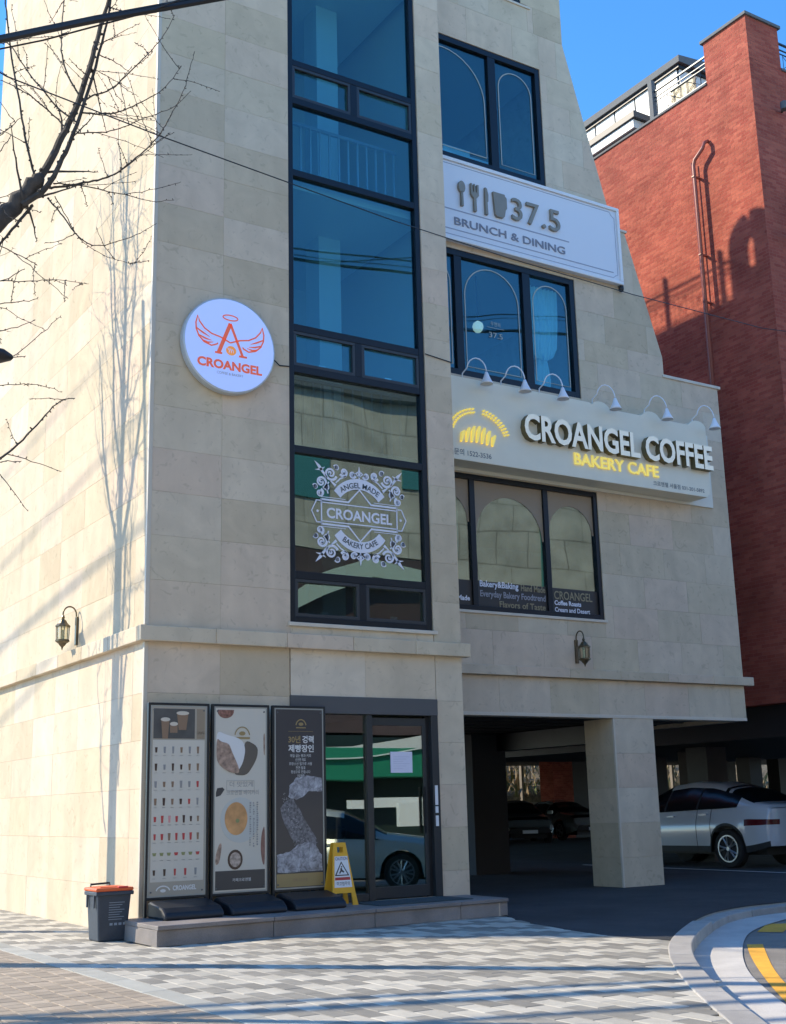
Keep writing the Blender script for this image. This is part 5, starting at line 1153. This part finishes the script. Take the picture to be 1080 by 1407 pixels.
# ------------------------------------------------------------------ cars
def interp(pts, x):
    if x <= pts[0][0]: return pts[0][1]
    for (a, b), (c, d) in zip(pts, pts[1:]):
        if x <= c: t = (x-a)/(c-a); t = t*t*(3-2*t)*.35+t*.65; return b+(d-b)*t
    return pts[-1][1]
GLC = mat('car_glass', (.006, .009, .012), .18, spec=.3); TYRE = mat('tyre_rubber', (.015, .015, .016), .8, bump=.3, bscale=60)
RIMM = mat('alloy_rim', (.42, .43, .44), .3, .8); TRIMB = mat('black_trim', (.018, .019, .021), .6); TAIL = mat('red_tail_lens', (.10, .008, .012), .2); HEADL = mat('clear_lamp_lens', (.45, .47, .48), .1, .3, coat=.5)
CHR = mat('chrome', (.7, .7, .7), .12, 1)
def car(loc, rotz, paint, label, top, belt, L=4.5, W=1.82, wb=2.7, wr=.34, wx=(-.98,), win=(-1.7, 1.0), cb=.13, spoke=5, clad=False, pillars=(-.75, .25)):
    c_ = empty('parked_car', (0, 0, 0), label, 'car'); N_ = 96; Rr = wr*1.18; hw = W/2
    gx = [-L/2+L*i/N_ for i in range(N_+1)]
    def half(x):
        e = abs(x)/(L/2); return hw*(1-.16*max(0, (e-.62)/.38)**2.2-.05*max(0, (e-.9)/.1))
    def zb(x):
        z_ = cb+.10+ (.12*max(0, (abs(x)-L/2+.5)/.5)**1.5)
        for w_ in (-wb/2, wb/2):
            d = abs(x-w_)
            if d < Rr: z_ = max(z_, wr+math.sqrt(Rr*Rr-d*d))
        return z_
    rows_ = []
    LOW = 7; UP = 6; RF = 4
    for x in gx:
        zt = interp(top, x); zl = min(interp(belt, x), zt-.015); h0 = half(x); b_ = zb(x); b_ = min(b_, zl-.05); row = []
        for k in range(LOW+1):
            t = k/LOW; z_ = b_+(zl-b_)*t; zn = (z_-cb)/(zl-cb)
            w_ = h0*(.93+.07*math.sin(math.pi*min(max(zn, 0), 1)*.80+.25))*(1-.05*max(0, zn-.72)/.28)
            if abs(zn-.62) < .07: w_ *= 1.006
            row.append((x, w_, z_))
        wl_ = row[-1][1]; gh = zt-zl; ry = wl_-min(.30, gh*.55)-.06
        for k in range(1, UP+1):
            t = k/UP; z_ = zl+(gh-.05*min(1, gh/.3))*t; y_ = wl_+(ry-wl_)*(t**1.35)-.004; row.append((x, y_, z_))
        for k in range(1, RF+1):
            t = k/RF; row.append((x, ry*(1-t), zt-(.05*min(1, gh/.3))*(1-t)**2*.95))
        rows_.append(row)
    K = len(rows_[0]); parts_ = {}
    def put(nm, vs): q_ = parts_.setdefault(nm, MB()); q_.add(vs, [(0, 1, 2, 3)])
    for i in range(N_):
        for k in range(K-1):
            v = [rows_[i][k], rows_[i+1][k], rows_[i+1][k+1], rows_[i][k+1]]; cx = sum(p[0] for p in v)/4; cy = sum(p[1] for p in v)/4; cz = sum(p[2] for p in v)/4
            zt = interp(top, cx); zl = interp(belt, cx); gh = zt-zl; nm = 'body'
            sl_ = (interp(top, cx+.05)-interp(top, cx-.05))/.1
            if LOW <= k < LOW+UP-1 and win[0] < cx < win[1] and gh > .13 : nm = 'side_window' if min(abs(cx-p) for p in pillars) > .035 else 'pillar_trim%d' % (cx > (pillars[0]+pillars[1])/2)
            if k >= LOW+UP-1 and gh > .06:
                if sl_ < -.32 and cx > 0 and gh > .05: nm = 'windscreen'
                if sl_ > .24 and -1.95 < cx < -1.12 and gh > .04: nm = 'rear_window'
            if k == 0 and clad: nm = 'sill_trim'
            if k < LOW and cx < -L/2+.46 and .70*zl < cz < .70*zl+.15 and cy > .35: nm = 'tail_lamp'
            if k < LOW and cx > L/2-.50 and cz > .62*zl and cz < .62*zl+.17 and cy > .3: nm = 'headlamp'
            put(nm, v); put(nm if nm in ('body', 'windscreen', 'rear_window') else nm+'|', [(p[0], -p[1], p[2]) for p in reversed(v)])
    for e, idx in ((-1, 0), (1, N_)):
        r_ = rows_[idx]; zt = r_[-1][2]
        for k in range(K-1):
            a, b = r_[k], r_[k+1]
            if k < LOW:
                x_ = a[0]+e*.035; nm = 'body'; cz = (a[2]+b[2])/2
                if cz < .42: nm = 'lower_bumper'
                if e < 0 and .70*interp(belt, -L/2) < cz < .70*interp(belt, -L/2)+.15: nm = 'tail_lamp'
                if e > 0 and .40 < cz < .62: nm = 'grille'
                if e > 0 and .62 <= cz < .74: nm = 'headlamp'
                for s_ in (1, -1):
                    ys = [a[1], a[1]*.62, a[1]*.3, 0] ; yt = [b[1], b[1]*.62, b[1]*.3, 0]
                    for m_ in range(3):
                        xx = [a[0], a[0]+e*.03, a[0]+e*.045, a[0]+e*.05]
                        nn = nm if not (nm in ('tail_lamp', 'headlamp') and m_ > 0) else 'body'
                        nn = nn+('|' if s_ < 0 and nn in ('tail_lamp', 'headlamp') else ''); vs = [(xx[m_], s_*ys[m_], a[2]), (xx[m_+1], s_*ys[m_+1], a[2]), (xx[m_+1], s_*yt[m_+1], b[2]), (xx[m_], s_*yt[m_], b[2])]; put(nn, vs)
    mm = {'pillar_trim': TRIMB, 'body': paint, 'side_window': GLC, 'windscreen': GLC, 'rear_window': GLC, 'sill_trim': TRIMB, 'tail_lamp': TAIL, 'headlamp': HEADL, 'lower_bumper': TRIMB, 'grille': TRIMB}
    bo = None
    for nm, q_ in parts_.items():
        nm = nm.rstrip('|').rstrip('01')
        me = q_.mesh(nm, mm[nm], smooth=True, fixn=False); bm = bmesh.new(); bm.from_mesh(me); bmesh.ops.remove_doubles(bm, verts=bm.verts, dist=.0008); bmesh.ops.recalc_face_normals(bm, faces=bm.faces); bm.to_mesh(me); bm.free()
        o = bpy.data.objects.new(nm, me); col.objects.link(o); o.parent = c_
        if nm != 'body':
            for p in me.vertices: pass
    for xs_ in (pillars[0]-.42 if clad else pillars[0]-.55, pillars[0]+.0, pillars[1]+.62):
        ii = min(range(N_+1), key=lambda i_: abs(gx[i_]-xs_))
        for s_ in (1, -1):
            t = MB(); t.tube([(p[0], s_*(p[1]+.001), p[2]) for p in rows_[ii][:LOW+1]], .006, 5); o = bpy.data.objects.new('door_seam', t.mesh('door_seam', TRIMB)); col.objects.link(o); o.parent = c_
    for s_ in (1, -1):
        t = MB(); t.tube([(rows_[ii_][LOW][0], s_*(rows_[ii_][LOW][1]+.004), rows_[ii_][LOW][2]+.004) for ii_ in range(0, N_+1, 2) if win[0]-.05 < gx[ii_] < win[1]+.05], .009, 5); o = bpy.data.objects.new('window_trim', t.mesh('window_trim', TRIMB if not clad else CHR)); col.objects.link(o); o.parent = c_
    u = MB(); u.box(-L/2+.2, L/2-.2, -hw+.30, hw-.30, cb+.05, .62); u.box(-wb/2-.5, wb/2+.5, -hw+.12, hw-.12, cb+.12, .30)
    o = bpy.data.objects.new('underbody', u.mesh('underbody', TRIMB)); col.objects.link(o); o.parent = c_
    for w_ in (-wb/2, wb/2):
        for s_ in (1, -1):
            t = MB(); prof_ = [(wr*.66, -.10), (wr*.93, -.105), (wr, -.08), (wr, .08), (wr*.93, .105), (wr*.66, .10)]
            t.lathe(prof_, (0, 0, 0), 28, ax=1); wh = bpy.data.objects.new('wheel', t.mesh('tyre', TYRE, smooth=False)); col.objects.link(wh); wh.parent = c_; wh.location = (w_, s_*(hw-.13), wr)
            t = MB(); ro = wr*.70
            t.lathe([(ro, .07), (ro, .112), (ro*.90, .112), (ro*.88, .05)], (0, 0, 0), 28, ax=1)
            t.lathe([(.06, .05), (.06, .10), (.04, .112)], (0, 0, 0), 12, ax=1)
            for k in range(spoke):
                a = 2*math.pi*k/spoke; ca, sa = math.cos(a), math.sin(a)
                for da in (-.20, .20):
                    p0 = (ca*.04, sa*.04); p1 = (math.cos(a+da)*ro*.93, math.sin(a+da)*ro*.93); t.tube([(p0[0], .095, p0[1]), (p1[0], .10, p1[1])], [.022, .017], 5)
            ri = bpy.data.objects.new('rim', t.mesh('rim', RIMM)); col.objects.link(ri); ri.parent = wh; ri.rotation_euler = (0, 0, 0 if s_ > 0 else math.pi)
            t = MB(); t.lathe([(ro*.9, .03), (ro*.9, .045)], (0, 0, 0), 20, ax=1); dk_ = bpy.data.objects.new('brake_disc', t.mesh('brake_disc', TRIMB)); col.objects.link(dk_); dk_.parent = wh; dk_.rotation_euler = ri.rotation_euler
    for s_ in (1, -1):
        for x_ in (pillars[0]+.02-.25, pillars[1]+.02-.25):
            h_ = MB(); zz = interp(belt, x_)-.10; h_.box(x_-.10, x_+.10, s_*(hw*.975), s_*(hw*.975)+s_*.035, zz-.015, zz+.015); o = bpy.data.objects.new('door_handle', h_.mesh('door_handle', paint)); col.objects.link(o); o.parent = c_
        m_ = MB(); x_ = win[1]-.15; zz = interp(belt, x_)+.05; m_.box(x_-.06, x_+.10, s_*(hw*.96), s_*(hw+.16), zz, zz+.13); o = bpy.data.objects.new('wing_mirror', m_.mesh('wing_mirror', paint)); b_ = o.modifiers.new('b', 'BEVEL'); b_.width = .03; b_.segments = 3; col.objects.link(o); o.parent = c_
    pl_ = MB(); pl_.box(L/2+.045, L/2+.06, -.26, .26, .34, .45); pl_.box(-L/2-.06, -L/2-.045, -.26, .26, .55, .66); o = bpy.data.objects.new('number_plate', pl_.mesh('number_plate', WHITE)); col.objects.link(o); o.parent = c_
    c_.location = loc; c_.rotation_euler = (0, 0, rotz); c_.scale = (1.22,)*3
    return c_
PW = mat('white_car_paint', (.55, .58, .62), .25, coat=.8); PS = mat('silver_car_paint', (.62, .63, .58), .3, .35, coat=.5); PD = mat('dark_car_paint', (.16, .18, .18), .2, .3, coat=.7); PG = mat('grey_car_paint', (.38, .42, .42), .22, .4, coat=.7)
# the rear of the white coupe-suv faces the street
car((17.70, 6.72, 0), math.radians(90), PW, 'white coupe-style crossover parked tail-out beside the stone pillar',
    [(-2.3, 1.12), (-2.2, 1.20), (-1.98, 1.24), (-1.35, 1.53), (-.8, 1.66), (-.2, 1.70), (.35, 1.65), (.8, 1.46), (1.2, 1.18), (1.8, 1.09), (2.1, .98), (2.28, .72)],
    [(-2.3, 1.12), (-1.9, 1.17), (-1.2, 1.13), (.9, 1.06), (1.3, 1.04), (2.3, .9)], L=4.57, W=1.82, wb=2.72, wr=.37, win=(-1.62, .95), cb=.2, clad=True, spoke=5, pillars=(-.55, .35))
sed = ([(-2.35, .82), (-2.25, 1.0), (-1.85, 1.05), (-1.35, 1.27), (-.8, 1.42), (-.2, 1.45), (.3, 1.38), (.75, 1.20), (1.15, .98), (1.8, .90), (2.15, .78), (2.33, .52)],
    [(-2.4, .96), (-1.5, .95), (1.0, .88), (1.3, .85), (2.4, .7)])
car((7.45, -8.12, -.13), math.radians(32), PS, 'silver saloon car parked at the kerb, seen mirrored in the glass door', *sed, L=4.7, W=1.82, wb=2.75, wr=.32, win=(-1.6, .95), spoke=7)
car((27.8, 27.6, 0), math.radians(-118), PD, 'dark saloon car facing out deep in the parking bay, left of the open-topped pair', *sed, L=4.8, W=1.85, wb=2.8)
car((31.6, 29.2, 0), math.radians(-100), PG, 'dark grey saloon parked at the back, partly hidden by the pillar', *sed, L=4.7, W=1.82, wb=2.75)
car((22.3, 27.2, 0), math.radians(-95), PW, 'pale car at the back, only its edge showing beside the dark column', *sed, L=4.7, W=1.82, wb=2.75)

# ------------------------------------------------------------------ behind the parking bay
rb = empty('rear_building', (26, 24, 0), 'dark building over the rear of the parking bay on red brick columns', 'building')
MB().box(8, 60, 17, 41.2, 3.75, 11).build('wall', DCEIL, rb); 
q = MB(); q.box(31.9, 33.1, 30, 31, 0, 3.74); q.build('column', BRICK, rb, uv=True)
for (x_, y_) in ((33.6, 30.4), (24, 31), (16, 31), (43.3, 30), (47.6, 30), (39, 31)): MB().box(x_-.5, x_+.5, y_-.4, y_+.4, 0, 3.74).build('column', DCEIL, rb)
HILL = mat('dry_grass_hill', (.17, .13, .07), .95, var=.5, scale=.5, var2=.5, scale2=5, bump=.8, bscale=6)
hm = MB(); nx_, ny_ = 60, 14; rr = random.Random(2); vs = []
for j in range(ny_+1):
    for i in range(nx_+1): x_ = 5+i*1.2; t = max(j-1, 0)/ny_; vs.append((x_, (42+t*22+rr.uniform(-.3, .3)) if j else 41.95, (2.0+9*t+rr.uniform(-.2, .35)) if j else -.2))
hm.add(vs, [(j*(nx_+1)+i, j*(nx_+1)+i+1, (j+1)*(nx_+1)+i+1, (j+1)*(nx_+1)+i) for j in range(ny_) for i in range(nx_)])
hm.build('hillside', HILL, kind='structure', fixn=False, smooth=True)
WCON = mat('weathered_concrete', (.20, .175, .14), .9, var=.3)
rw = empty('retaining_wall', (40, 41.6, 0), 'low concrete retaining wall behind the parking bay', 'wall')
MB().box(5, 78, 41.4, 41.9, 0, 1.7).build('wall_face', WCON, rw); MB().box(5, 78, 41.3, 42.0, 4.35, 4.5).build('guard_rail', WCON, rw)
for k in range(24): MB().box(6+k*3, 6.15+k*3, 41.5, 41.7, 1.7, 4.35).build('rail_post', WCON, rw)
DRY = mat('dry_stems', (.34, .26, .15), .9, var=.4, scale=2); DRG = mat('dull_leaves', (.10, .12, .04), .9, var=.4, scale=2)
for nm, m_, cnt, sd in (('dry_grass', DRY, 2600, 6), ('shrub_leaves', DRG, 1400, 8)):
    q = MB(); rr = random.Random(sd)
    for k in range(cnt):
        x_ = rr.uniform(20, 62); y_ = rr.uniform(42, 50); z_ = 2.0+9*(y_-42)/22; h_ = rr.uniform(.2, .9); a = rr.uniform(0, 3.14); w_ = rr.uniform(.04, .16); dx, dy = math.cos(a)*w_, math.sin(a)*w_; lx_, ly_ = rr.uniform(-.4, .4), rr.uniform(-.4, .4)
        q.add([(x_-dx, y_-dy, z_), (x_+dx, y_+dy, z_), (x_+lx_+dx*.3, y_+ly_, z_+h_), (x_+lx_-dx*.3, y_+ly_, z_+h_)], [(0, 1, 2, 3)])
    q.build(nm, m_, kind='stuff', fixn=False, label='dry straw-coloured grass on the bank behind the car park' if nm == 'dry_grass' else 'dull green shrubs on the bank behind the car park', cat='grass' if nm == 'dry_grass' else 'shrubs')

# ------------------------------------------------------------------ across the street (seen mirrored in the glass; shophouse and pavement added for bounce light)
ob = empty('opposite_building', (25, -30, 0), 'pale panelled building across the street, mirrored in the cafe windows', 'building')
BEI = brickmat('beige_panels', (.46, .445, .39), (.52, .50, .44), (.30, .28, .24), bw=2.2, bh=1.5, mort=.035, bump=.3)
q = MB(); q.box(6, 52, -40, -28, 12.3, 19.3); q.build('wall', BEI, ob, uv=True); MB().box(6, 52, -40, -28.05, 4.6, 12.29).build('lower_wall', mat('maroon_cladding', (.085, .055, .055), .5, var=.2), ob)
MB().prism([(12, 9.2), (17, 9.6), (20.5, 11.0), (24, 10.9), (30, 9.0), (30, 9.6), (24, 11.6), (20.3, 11.9), (16.5, 10.2), (12, 9.7)], 1, -27.9, -27.2).build('swept_canopy', mat('pale_green_canopy', (.5, .6, .52), .4), ob)
DGL = mat('teal_far_glass', (.06, .22, .22), .15)
for (x0, x1, z0, z1) in ((14.5, 18.9, 14.6, 16.6), (22.6, 24.2, 15.2, 16.6), (33.6, 34.4, 12.4, 18.2), (27.0, 28.0, 14.6, 17)): MB().box(x0, x1, -28.0, -27.9, z0, z1).build('window', DGL, ob)
MB().box(5.6, 52.4, -40, -27.6, 19.301, 19.8).build('coping', METG, ob)
q = MB()
for k in range(20): q.add([(6+k*2.3, -27.9, 4.4+.4*math.sin(k*.9)), (8.3+k*2.3, -27.9, 4.4+.4*math.sin((k+1)*.9)), (8.3+k*2.3, -26.0, 3.9+.4*math.sin((k+1)*.9)), (6+k*2.3, -26.0, 3.9+.4*math.sin(k*.9))], [(0, 1, 2, 3)])
q.build('canopy', mat('white_canopy', (.6, .62, .6), .6), ob, fixn=False)
MB().box(6, 52, -30, -28.1, 0, 4.5).build('shop_front', mat('dark_shop', (.02, .035, .035), .3), ob)
MB().box(14, 33, -27.6, -26.2, 2.75, 3.95).build('awning', mat('green_awning', (.015, .22, .13), .6), ob, bevel=.05)
for k in range(4): MB().tube([(13.2+k*.62, -25.6, 0), (13.2+k*.62, -25.6, 2.7)], .28, 10).build('rolled_sheet', mat('olive_cloth', (.10, .13, .05), .8), ob, smooth=True)
MB().box(17.5, 30, -24.6, -24.2, 1.6, 1.95).build('barrier_rail', WHITE, ob); MB().box(19.5, 21.5, -24.1, -23.9, .9, 1.75).build('white_crate', WHITE, ob)
MB().box(-60, 60, -27.5, -18.8, -.139, -.01).build('pavement', mat('far_bounce_pavement', (.46, .43, .37), .9, var=.1), kind='structure')  # unseen pale paving added to throw sunlight back onto the shaded front
row = empty('bounce_shophouse', (-14, -30, 0), 'unseen cream shophouse behind the viewer, added to bounce light on the facade', 'building')  # unseen bright house, added as a bounce surface for the front wall
q = MB(); q.box(-36, 5, -40, -28.5, 0, 14.5); q.build('wall', mat('cream_render', (.62, .55, .43), .8, var=.08), row)
for k in range(9):
    for zf in (1.0, 5.0, 9.0): MB().box(-34+k*4.3, -31.6+k*4.3, -28.5, -28.42, zf, zf+2.2).build('window', DGL, row)
rbk = empty('far_brick_block', (60, -10, 0), 'dark brick block further down the street, outside the picture', 'building')
q = MB(); q.box(44, 60, -24, -10, 0, 11); q.build('wall', BRICK, rbk, uv=True)

# ------------------------------------------------------------------ survey units to metres
for o in list(col.objects):
    if o.parent is None and o.type in {'MESH', 'EMPTY'}:
        o.location = o.location*S; o.scale = Vector(o.scale)*S
